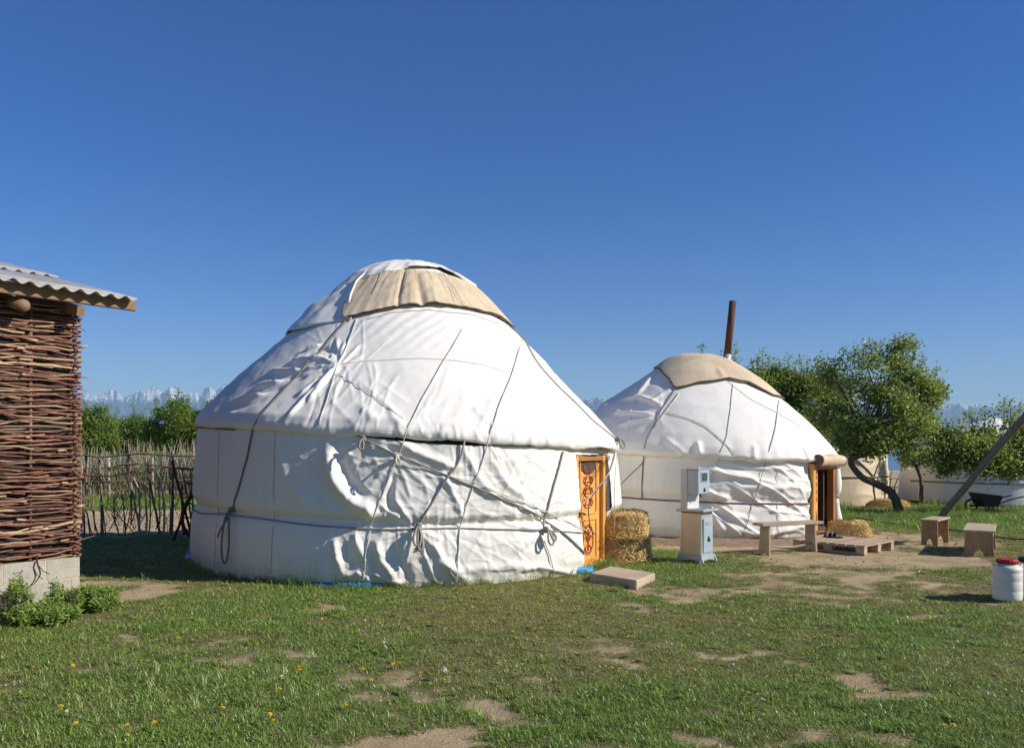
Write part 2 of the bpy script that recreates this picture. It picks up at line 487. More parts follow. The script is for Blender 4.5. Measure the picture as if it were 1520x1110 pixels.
class Yurt:
    """a wall and a roof of revolution with folds; th = 0 faces -Y, positive towards +X"""
    def __init__(s, cx, cy, z0, wall, ze0, tilt, roof):
        s.cx, s.cy, s.z0, s.ze0, s.tilt = cx, cy, z0, ze0, tilt
        s.tw, s.rw = np.array(wall).T
        p = np.array(roof, float)
        s.rr, s.rz = p.T
        L = np.concatenate([[0], np.cumsum(np.hypot(np.diff(s.rr), np.diff(s.rz)))])
        s.u, s.len = L / L[-1], L[-1]
        d = np.stack([np.gradient(s.rz, s.u), -np.gradient(s.rr, s.u)], -1)
        d /= np.linalg.norm(d, axis=1)[:, None]
        s.nr, s.nz = np.abs(d[:, 0]), np.abs(d[:, 1])
        s.folds = {'wall': [], 'roof': []}
        s.extra = {'wall': lambda th, t, S, V: 0.0 * th, 'roof': lambda th, u, S, V: 0.0 * th}
        s.Re = s.rr.max()
        s.index()
    def index(s):
        th = np.radians(np.arange(-110, 110, 0.35))
        s.tab = []
        for kind, n in (('wall', 170), ('roof', 330)):
            T, U = np.meshgrid(th, np.linspace(0, 1, n))
            T, U = T.ravel(), U.ravel()
            P, N = s.base(kind, T, U)
            vis = ((CAM - P) * N).sum(1) > 0
            P, T, U = P[vis], T[vis], U[vis]
            s.tab.append((kind, 760 + F * P[:, 0] / P[:, 1], HZ - F * (P[:, 2] - EYE) / P[:, 1], T, U))
    hem = staticmethod(lambda th: 0 * th)
    gap = staticmethod(lambda th: 0 * th)
    def ze(s, th): return s.ze0 + s.tilt * np.sin(th) - s.gap(th)
    def height(s): return s.ze0 - s.z0
    def base(s, kind, th, t):
        th, t = np.asarray(th, float), np.asarray(t, float)
        sn, cs = np.sin(th), np.cos(th)
        if kind == 'wall':
            r = np.interp(t, s.tw, s.rw); z = s.z0 + t * (s.ze(th) - s.z0)
            nr_, nz_ = np.ones_like(r), np.zeros_like(r)
        else:
            r = np.interp(t, s.u, s.rr); z = np.interp(t, s.u, s.rz) + s.tilt * sn * r / s.Re + s.hem(th) * np.exp(-(t / .06) ** 2)
            nr_, nz_ = np.interp(t, s.u, s.nr), np.interp(t, s.u, s.nz)
        return np.stack([s.cx + r * sn, s.cy - r * cs, z], -1), np.stack([nr_ * sn, -nr_ * cs, nz_], -1)
    def disp(s, kind, th, t, P):
        if kind == 'wall': S, V = s.Re * th, t * s.height()
        else: S, V = np.interp(t, s.u, s.rr) * th, t * s.len
        d = np.array(s.extra[kind](th, t, S, V), float)
        for poly, amp, w, taper in s.folds[kind]:
            lo, hi = np.min(poly, 0) - 3 * w, np.max(poly, 0) + 3 * w
            m = np.all((P > lo) & (P < hi), axis=1)
            if m.any():
                dist, par = seg_dist(P[m], poly)
                k = np.exp(-(dist / w) ** 2)
                if taper: k *= np.clip(np.minimum(par, 1 - par) * 5 + 0.1, 0, 1)
                d[m] += amp * k
        return d
    def pos(s, kind, th, t, off=0.0):
        th, t = np.broadcast_arrays(np.asarray(th, float), np.asarray(t, float))
        P, N = s.base(kind, th.ravel(), t.ravel())
        d = s.disp(kind, th.ravel(), t.ravel(), P)
        return P + N * (d + off)[:, None]
    def hit(s, px, py, kinds=('wall', 'roof')):
        best = (1e9,)
        for kind, X, Y, T, U in s.tab:
            if kind in kinds:
                d = (X - px) ** 2 + (Y - py) ** 2
                k = d.argmin()
                if d[k] < best[0]: best = (d[k], kind, T[k], U[k])
        return best[1:]
    def edge(s, pix, kind='roof'):
        """an edge drawn over the roof as a function of the angle"""
        H = sorted((h[1], h[2]) for h in (s.hit(a, b, (kind,)) for a, b in pix))
        A_, U_ = np.array(H).T
        return lambda T: np.interp(T, A_, U_)
    def trace(s, pix, step=7.0, kinds=('wall', 'roof')):
        pix = np.array(pix, float)
        out = []
        for a, b in zip(pix[:-1], pix[1:]):
            n = max(1, int(np.hypot(*(b - a)) / step))
            out += [a + (b - a) * k / n for k in range(n)]
        out.append(pix[-1])
        return [s.hit(x, y, kinds) for x, y in out]
    def line(s, pix, off=0.012, kinds=('wall', 'roof'), step=7.0):
        H = s.trace(pix, step, kinds)
        P = np.array([s.pos(k, t, u, off)[0] for k, t, u in H])
        if len(P) > 4:
            Q = P.copy(); Q[1:-1] = (P[:-2] + 2 * P[1:-1] + P[2:]) / 4
            P = Q
        return P
    def fold(s, kind, pix, amp, w, taper=True):
        H = s.trace(pix, 12.0, (kind,))
        P = np.array([s.base(k, t, u)[0] for k, t, u in H])
        s.folds[kind].append((P, amp, w, taper))
    def burst(s, kind, px, py, spokes, amp, w):
        for ex, ey in spokes:
            s.fold(kind, [(px, py), ((px + ex) / 2, (py + ey) / 2), (ex, ey)], amp * rnd.uniform(.7, 1.2), w * rnd.uniform(.8, 1.2))
    def th_cols(s, n=620):
        return np.radians(np.concatenate([np.linspace(-180, -104, 50), np.linspace(-103, 103, n), np.linspace(104, 180, 50)]))
    def wall_mesh(s, name, mat, parent, rows=110, cols=620, door=None, t0=0.0):
        th = s.th_cols(cols); t = np.linspace(t0, 1, rows)
        T, U = np.meshgrid(th, t)
        P = s.pos('wall', T, U).reshape(rows, len(th), 3)
        keep = None
        if door:
            tc = (th[:-1] + th[1:]) / 2
            keep = ~((np.abs(tc - door[0]) < door[1])[None, :] & (P[:-1, :-1, 2] < door[2]))
        return MB().grid(P, keep=keep).build(name, mat, parent)
    def roof_mesh(s, name, mat, parent, rows=130, cols=620, u1=1.0):
        th = s.th_cols(cols); u = np.concatenate([np.linspace(0, 0.06, 10)[:-1], np.linspace(0.06, u1, rows)])
        T, U = np.meshgrid(th, u)
        P = s.pos('roof', T, U).reshape(len(u), len(th), 3)
        ax = np.array([s.cx, s.cy, 0])
        lip = ax + (P[:1] - ax) * np.array([.985, .985, 1]) + np.array([0, 0, .01])
        return MB().grid(np.concatenate([lip, P])).build(name, mat, parent)
    def cover(s, name, mat, parent, th0, th1, ulo, uhi, off, n=160, m=36, thick=0.025, edge1=None, edge0=None):
        """a cloth lying on the roof between two angles; ulo/uhi are functions of the angle, off of (th, 0..1 upwards)"""
        th = np.linspace(th0, th1, n); k = np.linspace(0, 1, m)
        T, K = np.meshgrid(th, k)
        if edge0 is not None: T = edge0(K) + (th1 - edge0(K)) * (T - th0) / (th1 - th0)
        if edge1 is not None: T = th0 + (edge1(K) - th0) * (T - th0) / (th1 - th0)
        U = ulo(T) + (uhi(T) - ulo(T)) * K
        P, N = s.base('roof', T.ravel(), U.ravel())
        d = s.disp('roof', T.ravel(), U.ravel(), P) * 0.5 + off(T, K).ravel()
        o = MB().grid((P + N * d[:, None]).reshape(m, n, 3)).build(name, mat, parent)
        md = o.modifiers.new('thickness', 'SOLIDIFY'); md.thickness = thick; md.offset = -1
        return o

def rope_part(name, P, r, mat, parent, k=6, wob=0.0):
    P = np.asarray(P)
    if wob: P = P + wob * np.stack([vnoise(np.arange(len(P)) * .4, 0 * np.arange(len(P)), q) for q in (1, 2, 3)], -1)
    return MB().tube(P, r, k).build(name, mat, parent)

def knot(p, n, r, mat, parent, loops=()):
    """a lump of wound rope at p, out along n, with hanging loops (width, length, swing)"""
    mb = MB()
    n = np.asarray(n, float); e = np.array([-n[1], n[0], 0]); e /= np.linalg.norm(e); z = np.array([0, 0, 1.0])
    t = np.linspace(0, 2 * math.pi, 16)
    for q in range(4):
        a = rnd.uniform(-.6, .6)
        c = p + n * (0.02 + 0.006 * q) + z * rnd.uniform(-.015, .015)
        mb.tube(c + 0.026 * (np.cos(t)[:, None] * (e * math.cos(a) + z * math.sin(a)) + np.sin(t)[:, None] * (n * .7 + z * .7)), r, 5)
    for w, L, sw in loops:
        u = np.linspace(0, 1, 26)
        x = w * np.sin(u * math.pi * 2) * (0.25 + 0.75 * np.sin(u * math.pi)) + sw * np.sin(u * math.pi)
        mb.tube(p + n * 0.03 + e * x[:, None] + z * (-L * (1 - np.cos(u * 2 * math.pi)) / 2)[:, None] + n * (.11 * np.sin(u * math.pi) ** .5)[:, None], r, 5)
    return mb.build('knot', mat, parent)

def tail(p, dx, L, n, r, mat, parent):
    u = np.linspace(0, 1, 8)[:, None]
    e = np.array([-n[1], n[0], 0])
    return MB().tube(p + n * 0.03 + n * .11 * np.sin(u * 1.57) + e * (dx * u) + np.array([0, 0, -1.0]) * L * u + e * 0.015 * np.sin(u * 5), r, 5).build('rope_end', mat, parent)

# ornament strokes in a unit field x -1..1, y 0..1, mirrored about x = 0
def scrolls(tall):
    S = []
    t = np.linspace(0, 1, 14)
    if tall:
        for k in range(4):
            y0 = 0.03 + k * 0.245
            S.append(np.stack([0.12 + 0.62 * np.sin(t * math.pi) ** 0.8, y0 + 0.22 * t], -1))
            S.append(np.stack([0.50 * np.sin(t * math.pi * 0.9), y0 + 0.05 + 0.10 * t + 0.03 * np.cos(t * 6)], -1))
            a = np.linspace(0.2, 5.0, 14)
            S.append(np.stack([0.42 + (0.34 - 0.045 * a) * np.cos(a), y0 + 0.165 + (0.045 - 0.006 * a) * np.sin(a)], -1))
    else:
        S.append(np.stack([0.10 + 0.72 * np.sin(t * math.pi) ** 0.5, 0.03 + 0.94 * t], -1))
        S.append(np.stack([0.02 + 0.42 * t, 0.40 + 0.22 * t], -1))
        S.append(np.stack([0.04 + 0.0 * t, 0.15 + 0.66 * t], -1))
        S.append(np.stack([0.08 + 0.38 * np.sin(t * math.pi), 0.66 + 0.26 * t], -1))
        S.append(np.stack([0.08 + 0.38 * np.sin(t * math.pi), 0.08 + 0.26 * t], -1))
        a = np.linspace(0.2, 5.4, 16)
        S.append(np.stack([0.34 + (0.26 - 0.03 * a) * np.cos(a), 0.52 + (0.085 - 0.01 * a) * np.sin(a)], -1))
    return S + [s_ * np.array([-1, 1]) for s_ in S]

class Frame:
    """local frame on a yurt wall at an angle: e across, n outwards, z up"""
    def __init__(s, y, th, r):
        s.o = np.array([y.cx + r * math.sin(th), y.cy - r * math.cos(th), 0])
        s.n = np.array([math.sin(th), -math.cos(th), 0]); s.e = np.array([math.cos(th), math.sin(th), 0]); s.z = np.array([0, 0, 1.0])
        s.ax = np.stack([s.e, s.n, s.z])
    def p(s, x, d, z): return s.o + s.e * x + s.n * d + s.z * z
    def box(s, mb, x, d, z, sx, sd, sz): return mb.box(s.p(x, d, z), (sx, sd, sz), s.ax)

def ornament(fr, x, w, z0, z1, d, tall, mat, parent, r=0.008):
    mb = MB()
    for q in scrolls(tall):
        mb.tube(np.array([fr.p(x + a * w / 2, d, z0 + b * (z1 - z0)) for a, b in q]), r, 5)
    return mb.build('ornament', mat, parent)

# ================= the large yurt
Y1 = Yurt(-1.485, 12.2, 0.0, [(0, 3.12), (.1, 3.15), (.3, 3.13), (.43, 3.08), (.5, 3.11), (.7, 3.085), (.9, 3.05), (1, 3.025)], 1.72, -0.185,
          [(3.055, 1.675), (3.075, 1.70), (3.08, 1.77), (3.03, 1.88), (2.89, 2.03), (2.43, 2.49), (2.157, 2.76), (1.793, 3.13), (1.5, 3.39), (1.2, 3.69), (.92, 3.97), (.68, 4.11), (.45, 4.19), (.2, 4.24), (0.01, 4.25)])
y = Y1
D1T = 1.08
y.hem = lambda th: .018 * vnoise(th * 9, 0 * th, 320) - .03 * np.exp(-((th - 1.08) / .3) ** 2)
y.gap = lambda th: 0.055 * sstep(-.42, -.2, th) * (1 - sstep(.62, .85, th)) * (1 + .35 * np.sin(th * 7))
def ex_wall1(th, t, S, V):
    lit = sstep(-.62, -.12, th + 0.05 * vnoise(V * 3, S * 2, 4))
    d = (0.010 + .012 * lit) * fbm(S * .9, V * .9, 2, 41)
    patch = sstep(-.25, .45, vnoise(S * 1.3, V * 1.6, 44) + 0.25)
    w = 0
    for ph, fr, sd in ((1.15, 5.5, 1), (2.05, 6.5, 2), (0.35, 5.0, 3), (1.6, 9, 4)):
        a, b = S * math.cos(ph) + V * math.sin(ph), -S * math.sin(ph) + V * math.cos(ph)
        w = w + (1 - np.abs(vnoise(a * 1.3 + .3 * vnoise(S * 2, V * 2, sd), b * fr, 50 + sd))) ** 4 * sstep(-.2, .5, vnoise(S * 1.1, V * 1.1, 60 + sd))
    right = 1 - 0.6 * sstep(.35, .8, th)
    d = d + lit * right * 0.012 * w * patch + lit * .006 * (1 - np.abs(vnoise(S * 4 + V * 5, V * 9 - S * 3, 55))) ** 3
    g = np.abs(V - 0.745 - 0.02 * np.sin(th * 2))
    d = d - 0.035 * np.exp(-(g / .05) ** 2) + lit * 0.011 * vnoise(S * 14, V * 2, 70) * np.exp(-g / .13)
    d = d + 0.012 * vnoise(S * 7, V * .7, 72) * sstep(.78, 1.0, t) * lit
    return d + 0.004 * vnoise(S * 5, V * .6, 71)
y.extra['wall'] = ex_wall1
def ex_roof1(th, u, S, V):
    d = 0.02 * fbm(S * .8, V * .8, 2, 81) + 0.006 * fbm(S * 3, V * 3, 3, 82)
    rip = np.sin((S * .83 - V * .56) * 2 * math.pi / 0.155 + 1.2 * vnoise(S * 2, V * 2, 83))
    d = d + 0.0042 * rip * sstep(.28, .5, u) * sstep(-.5, -.1, th) * (1 - sstep(.35, .75, th)) * sstep(-.4, .3, vnoise(S, V, 85) + .2)
    hem = np.exp(-(u / .03) ** 2)
    d = d + hem * (0.018 * vnoise(S * 6, 0 * S, 86) + 0.008 * vnoise(S * 17, 0 * S, 87))
    gath = np.exp(-u / .05) * sstep(-.2, .2, th)
    d = d + 0.010 * gath * vnoise(S * 10, V * 3, 88)
    a, b = S * .35 + V * .94, -S * .94 + V * .35
    d = d + 0.012 * (1 - np.abs(vnoise(a * 1.2, b * 4.5, 89))) ** 4 * sstep(0, .6, vnoise(S * .9, V * .9, 90)) * sstep(-1.2, -.7, th)
    d = d + 0.10 * np.exp(-((th - D1T) / .26) ** 2) * np.exp(-(u / .07) ** 2)
    cr = 0
    for ph, fr, sd in ((.5, 4.2, 1), (1.5, 5.0, 2), (2.4, 4.6, 3)):
        a, b = S * math.cos(ph) + V * math.sin(ph), -S * math.sin(ph) + V * math.cos(ph)
        cr = cr + (1 - np.abs(vnoise(a * 1.1, b * fr, 300 + sd))) ** 6 * sstep(.1, .6, vnoise(S * 1.0, V * 1.0, 310 + sd))
    return d + .012 * cr * (1 - .55 * sstep(.2, .6, th))
y.extra['roof'] = ex_roof1
W = lambda pix, amp, w: y.fold('wall', pix, amp, w)
RF = lambda pix, amp, w: y.fold('roof', pix, amp, w)
# the long S-shaped fold beside the shaded part, with its hollow
W([(489, 652), (490, 682), (498, 712), (518, 738), (545, 752), (556, 774)], 0.085, 0.080)
W([(505, 655), (508, 690), (520, 715), (545, 735)], -0.045, 0.07)
W([(470, 690), (485, 725), (515, 752)], -0.02, 0.10)
W([(505, 682), (522, 664)], 0.03, 0.03)
W([(412, 660), (430, 720), (470, 755)], 0.02, 0.06)
y.burst('wall', 588, 672, [(512, 686), (530, 705), (545, 722), (560, 745), (585, 750), (612, 738), (640, 722), (655, 705), (560, 655), (615, 655)], 0.015, 0.032)
y.burst('wall', 618, 780, [(560, 742), (585, 735), (640, 735), (668, 742), (570, 830), (596, 850), (640, 850), (668, 838), (560, 800), (660, 800), (690, 760)], 0.019, 0.030)
y.burst('wall', 805, 786, [(770, 740), (790, 735), (760, 820), (835, 760), (740, 770)], 0.018, 0.03)
W([(497, 795), (500, 825), (510, 850)], 0.045, 0.04); W([(527, 788), (535, 815), (546, 838)], 0.04, 0.045)
W([(512, 800), (516, 835)], -0.03, 0.04); W([(500, 856), (530, 850), (560, 868)], 0.035, 0.04)
W([(556, 795), (566, 830), (590, 868)], 0.05, 0.05); W([(580, 800), (600, 845), (610, 868)], -0.035, 0.05)
W([(548, 846), (575, 862), (600, 866)], 0.035, 0.03)
W([(690, 660), (708, 700), (745, 745)], 0.03, 0.05); W([(725, 668), (750, 712), (790, 745)], 0.025, 0.05)
W([(655, 690), (680, 740), (690, 770)], 0.03, 0.04); W([(620, 820), (680, 845), (760, 838), (860, 850)], 0.025, 0.05)
W([(640, 788), (655, 830), (700, 868)], 0.03, 0.05); W([(760, 850), (800, 840), (850, 852)], 0.02, 0.03)
W([(560, 648), (600, 652), (640, 672), (690, 690)], 0.04, 0.05); W([(590, 690), (575, 730), (580, 760)], -0.03, 0.04)
# roof: bright streaks on the shaded side and pulls at the cord crossing
for p_ in ([(455, 520), (478, 513)], [(430, 538), (478, 532)], [(402, 552), (450, 550)], [(376, 577), (420, 566)], [(340, 600), (396, 584)]):
    RF(p_, 0.058, 0.030)
    RF([(a, b + 9) for a, b in p_], -0.018, 0.05)
for e_ in ((470, 530), (452, 548), (452, 562), (440, 592), (420, 625), (456, 600)):
    RF([(503, 549), ((503 + e_[0]) / 2, (549 + e_[1]) / 2 - 3), e_], 0.040, 0.030)
for e_ in ((490, 520), (512, 505), (535, 512), (540, 530), (500, 500)):
    RF([(503, 549), e_], 0.022, 0.03)
RF([(470, 515), (500, 525), (505, 545)], -0.03, 0.05)
RF([(575, 600), (585, 620), (600, 635)], 0.02, 0.04); RF([(530, 600), (560, 625)], 0.015, 0.05); RF([(700, 600), (740, 640)], 0.015, 0.05)

# sharp straight creases of stiff cloth, denser towards the lit side
cr_ = random.Random(11)
def creases(kind, n, x0, x1, y0, y1, amp, l0, l1, w0, w1, ang):
    for k in range(n):
        px, py = cr_.uniform(x0, x1), cr_.uniform(y0, y1); a_ = math.radians(cr_.gauss(*ang)); L = cr_.uniform(l0, l1) / 2
        q = [(px - L * math.cos(a_), py - L * math.sin(a_)), (px + L * .1, py + cr_.uniform(-3, 3)), (px + L * math.cos(a_), py + L * math.sin(a_))]
        H = y.trace(q, 14.0, (kind,))
        y.folds[kind].append((np.array([y.base(a, b, c)[0] for a, b, c in H]), amp * cr_.uniform(.5, 1.2) * cr_.choice((1, 1, -1)), cr_.uniform(w0, w1), True))
creases('wall', 44, 510, 760, 655, 770, .005, 45, 140, .018, .034, (60, 35))
creases('wall', 40, 500, 780, 785, 862, .006, 40, 110, .018, .034, (65, 35))
creases('wall', 20, 700, 860, 670, 860, .005, 40, 120, .014, .024, (60, 50))
creases('roof', 26, 450, 560, 490, 630, .006, 40, 110, .014, .026, (130, 40))
creases('roof', 22, 560, 880, 500, 650, .005, 60, 150, .014, .026, (140, 40))
creases('roof', 45, 520, 900, 628, 662, .012, 12, 30, .012, .022, (90, 25))
D1_TH, D1_W, D1_Z = y.hit(887, 760, ('wall',))[1], 0.84, 1.47
yr = thing('yurt', 'large white canvas yurt with carved orange door and beige felt around its white top', 'yurt', (Y1.cx, Y1.cy, 0))
y.wall_mesh('wall_cover', MAT['canvas'], yr, rows=210, cols=1050, door=(D1_TH, math.asin(D1_W / 2 / 3.09) + .01, D1_Z))
y.roof_mesh('roof_cover', MAT['canvas'], yr, rows=150, cols=760)
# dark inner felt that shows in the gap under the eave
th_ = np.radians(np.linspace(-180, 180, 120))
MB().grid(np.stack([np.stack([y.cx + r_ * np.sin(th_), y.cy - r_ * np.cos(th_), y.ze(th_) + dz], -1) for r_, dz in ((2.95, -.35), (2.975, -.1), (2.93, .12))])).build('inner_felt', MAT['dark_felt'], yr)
# beige felt round the smoke ring
c1 = y.hit(527, 470, ('roof',))[1]
c2 = y.hit(537, 430, ('roof',))[1]
c_edge = lambda K: c1 + (c2 - c1) * np.clip(K / .45, 0, 1.6) - .015 * np.sin(np.clip(K / .45, 0, 1) * math.pi)
e_lo = y.edge([(517, 474), (545, 467), (590, 457), (640, 453), (690, 458), (730, 467), (764, 478)])
ulo = lambda T: e_lo(T) - 0.004 + 0.006 * vnoise(T * 6, 0 * T, 5)
uhi = lambda T: 0.80 + 0.0 * T
pl = lambda T, K: (0.055 - .02 * K + 0.035 * np.sin(K * math.pi) + 0.008 * vnoise(T * 9, K * 1.2, 6) + 0.006 * vnoise(T * 30, K * 3, 7)
                   - 0.045 * np.exp(-((T - .20 + .05 * K) / .035) ** 2) * (1 - K) + 0.03 * np.exp(-((T - .32) / .08) ** 2) * (1 - K)
                   - 0.03 * np.exp(-((T + .02) / .02) ** 2))
fb = y.cover('felt_band', MAT['felt'], yr, c2 - .15, R(118), ulo, uhi, pl, n=260, edge0=lambda K: c_edge(K) - .07)
# blanket-stitched dark lower edge of the felt
mb = MB()
e_th = np.linspace(c1 - .03, R(112), 150)
P_, N_ = y.base('roof', e_th, ulo(e_th) - 0.002)
mb.tube(P_ + N_ * (pl(e_th, 0 * e_th) * .9)[:, None], 0.012, 5)
mb.build('stitched_edge', MAT['dark_felt'], fb)
for tt in (.03, -.28, .55):
    uu = np.linspace(.62, .79, 10)
    P_, N_ = y.base('roof', np.full(10, tt), uu)
    rope_part('felt_seam', P_ + N_ * 0.098, .004, MAT['rope'], fb, 4)
# white drape over the left and back of the ring, its edge curling out beside the felt
e_dr = y.edge([(515, 474), (495, 479), (475, 483), (455, 488)])
dl = lambda T: e_dr(T) - 0.012 * vnoise(T * 3, 0 * T, 11)
def d_off(T, K):
    lip = np.exp(-((T - c_edge(K)) / .07) ** 2)
    return (0.035 + 0.04 * np.sin(K * math.pi) + 0.02 * vnoise(T * 4, K * 2, 12) + 0.012 * vnoise(T * 11, K * 5, 13)
            + lip * (0.01 + .035 * np.sin(K * math.pi) ** 2) + 0.05 * np.exp(-((K - .32) / .10) ** 2) * sstep(-.8, -1.3, T) - 0.05 * np.exp(-((K - .52) / .08) ** 2) * sstep(-.8, -1.3, T))
y.cover('white_drape', MAT['canvas'], yr, R(-242), c1, dl, lambda T: 0.83 + 0 * T, d_off, n=260, m=60, thick=0.02, edge1=c_edge)
# white cap
e_cp = y.edge([(520, 432), (540, 420), (570, 410), (605, 403), (650, 402), (690, 409), (712, 420)])
cap = lambda T: np.clip(e_cp(T), .70, .86) - 0.006 * vnoise(T * 5, 0 * T, 14)
c_off = lambda T, K: 0.072 + 0.02 * np.sin(K * math.pi * .5) + (1 - K) * 0.018 * vnoise(T * 8, K * 2, 15) + 0.015 * vnoise(T * 2 + 9, K * 3, 16) + 0.02 * np.exp(-((T + .45 + K * .3) / .08) ** 2) * (1 - K)
y.cover('top_cap', MAT['canvas'], yr, R(-180), R(180), cap, lambda T: 0.998 + 0 * T, c_off, n=300, m=50, thick=0.02)

# ropes and cords
lw, lr = 0.014, 0.011
gh = sorted((h[1], h[2]) for h in (y.hit(a, b, ('wall',)) for a, b in [(300, 762), (330, 763), (378, 768), (440, 776), (520, 781), (580, 782), (617, 780), (680, 780), (740, 783), (800, 784), (864, 790)]))
ga, gt = np.array(gh).T
aa = np.linspace(D1_TH + .15 - 2 * math.pi, D1_TH - .145, 260)
rope_part('girth_rope', y.pos('wall', aa, np.interp(aa, ga, gt), .008), .011, MAT['strap'], yr)
P = y.line([(515, 476), (478, 519), (440, 560), (400, 603), (378, 630), (368, 680), (357, 720), (347, 757)])
rope_part('tie_rope', P, .0115, MAT['rope'], yr)
n_ = lambda px, py: y.base(*y.hit(px, py, ('wall',)))[1]
knot(P[-1], n_(347, 757), .013, MAT['rope'], yr, [(.09, .62, .02)])
tail(P[-1], -.10, .32, n_(347, 757), .012, MAT['rope'], yr)
rope_part('pale_cord', y.line([(530, 474), (516, 515), (502, 549), (488, 590), (473, 629)]), .0075, MAT['cord'], yr)
rope_part('pale_cord', y.line([(686, 490), (660, 535), (628, 590), (603, 640), (590, 672), (570, 722), (551, 775), (543, 820), (539, 868)]), .0065, MAT['cord'], yr)
rope_part('pale_cord', y.line([(774, 505), (762, 550), (742, 600), (722, 655), (704, 710), (682, 778), (680, 820), (676, 866)]), .008, MAT['cord'], yr)
rope_part('loose_cord', y.line([(668, 838), (668, 848), (675, 855), (674, 866)], .03), .008, MAT['strap'], yr)
rope_part('thin_cord', y.line([(506, 545), (530, 540), (570, 536), (620, 534), (660, 535), (710, 541), (765, 556)]), .003, MAT['seam'], yr)
rope_part('thin_cord', y.line([(501, 556), (540, 580), (575, 605), (598, 622)]), .004, MAT['seam'], yr)
rope_part('thin_cord', y.line([(545, 475), (585, 464), (640, 461), (700, 468), (742, 482)]), .004, MAT['seam'], yr)
P = y.line([(689, 657), (678, 680), (664, 700), (642, 740), (620, 776)], .015)
rope_part('tie_strap', P, .013, MAT['strap'], yr)
knot(P[-1], n_(618, 780), .014, MAT['strap'], yr, [(.035, .26, .02), (.05, .20, -.02), (.02, .30, .04)])
knot(P[-1] + np.array([0, 0, -.26]), n_(618, 806), .010, MAT['strap'], yr)
P = y.line([(835, 669), (824, 710), (812, 752), (805, 783)], .015)
rope_part('tie_strap', P, .0125, MAT['strap'], yr)
knot(P[-1], n_(805, 786), .014, MAT['strap'], yr, [(.05, .17, .0), (.04, .12, .05)])
rope_part('diagonal_strap', y.line([(541, 645), (585, 665), (640, 688), (660, 697), (702, 715), (750, 738), (800, 763), (835, 790), (868, 822)], .018), .012, MAT['strap'], yr)
rope_part('pale_cord', y.line([(588, 676), (645, 692), (705, 710), (760, 736), (812, 757), (868, 787)], .020), .007, MAT['cord'], yr)
P = y.line([(541, 646), (541, 654)], .03)
knot(P[0], n_(541, 650), .011, MAT['strap'], yr, [(.03, .12, .01)])
knot(y.line([(589, 672), (590, 673)], .02)[0], n_(589, 672), .010, MAT['cord'], yr, [(.03, .08, .04)])
rope_part('loose_cord', y.line([(806, 800), (816, 830), (818, 868)], .018), .007, MAT['seam'], yr)
P = y.line([(740, 452), (752, 468), (766, 482), (776, 505), (795, 536), (820, 563), (850, 594), (880, 625), (911, 652)], .02)
rope_part('tie_rope', P, .010, MAT['strap'], yr)
knot(P[-1], np.array([.6, -.8, 0]), .014, MAT['strap'], yr, [(.05, .13, 0)])
aa = np.linspace(-1.75, -.66, 60)
rope_part('eave_rope', y.pos('wall', aa, np.full(60, .972), .012), .010, MAT['rope'], yr)
# vertical panel seams of the wall canvas
for sx, top_ in ((410, 640), (326, 640)):
    rope_part('canvas_seam', y.line([(sx, top_), (sx - 3, 760), (sx - 8, 850)], .002, ('wall',)), .0035, MAT['strap'], yr, 4)
# blue sheet showing under the hem
for a0, a1, w_ in ((-.36, .02, .055), (-1.45, -1.22, .16), (.78, .95, .10)):
    a = np.linspace(a0, a1, 40); k = np.linspace(0, 1, 6)
    A, K = np.meshgrid(a, k)
    rr_ = 3.11 + (w_ + .10 * vnoise(A * 9, K * 3, 3) * (1 if w_ > .09 else .5)) * K * np.clip(np.minimum(A - a0, a1 - A) * 14, 0, 1) + .0
    zz = (.028 if w_ < .09 else .045) * np.sin(K * math.pi) + .02 * vnoise(A * 30, K * 3, 4) * (1 - K) + .012 + .03 * (1 - K)
    o = MB().grid(np.stack([y.cx + rr_ * np.sin(A), y.cy - rr_ * np.cos(A), zz], -1)).build('blue_sheet', MAT['blue_sheet'], yr)
    o['label'] = 'bright blue plastic sheet peeping out under the canvas hem'

# door of the large yurt
fr = Frame(Y1, D1_TH, 2.93)
hw = D1_W / 2
o = fr.box(MB(), 0, 0.0, D1_Z / 2 + .01, D1_W - .14, .035, D1_Z - .10).build('door', MAT['door_wood'], yr, False, .004)
o['label'] = 'carved orange wooden door with red scroll ornaments'
dr = o
for z0_, z1_ in ((.10, .62), (.70, 1.40)):
    mb = MB()
    wv = .46
    for sx in (-1, 1): fr.box(mb, sx * (wv / 2), .024, (z0_ + z1_) / 2, .022, .018, z1_ - z0_)
    for zz in (z0_, z1_): fr.box(mb, 0, .024, zz, wv - .024, .018, .022)
    mb.build('panel_moulding', MAT['door_wood'], dr, False, .003)
    ornament(fr, 0, .34, z0_ + .05, z1_ - .05, .024, z1_ - z0_ > .6, MAT['ornament'], dr, .0065)
mb = MB(); mb.tube([fr.p(-.28, .02, .72), fr.p(-.28, .07, .72), fr.p(-.22, .075, .72), fr.p(-.18, .075, .70)], [.012, .012, .011, .009], 6)
fr.box(mb, -.28, .022, .72, .05, .01, .13)
mb.build('door_handle', MAT['iron'], dr)
for sx in (-1, 1):
    fr.box(MB(), sx * (hw - .035), .02, D1_Z / 2, .07, .10, D1_Z).build('door_jamb', MAT['door_wood'], yr, False, .005)
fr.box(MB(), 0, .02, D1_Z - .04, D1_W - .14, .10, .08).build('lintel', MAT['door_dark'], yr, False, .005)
fr.box(MB(), 0, .03, .035, D1_W - .14, .11, .07).build('threshold', MAT['door_wood'], yr, False, .005)
fr.box(MB(), 0, -.10, D1_Z / 2, D1_W, .02, D1_Z).build('dark_curtain', MAT['dark_felt'], yr, False)
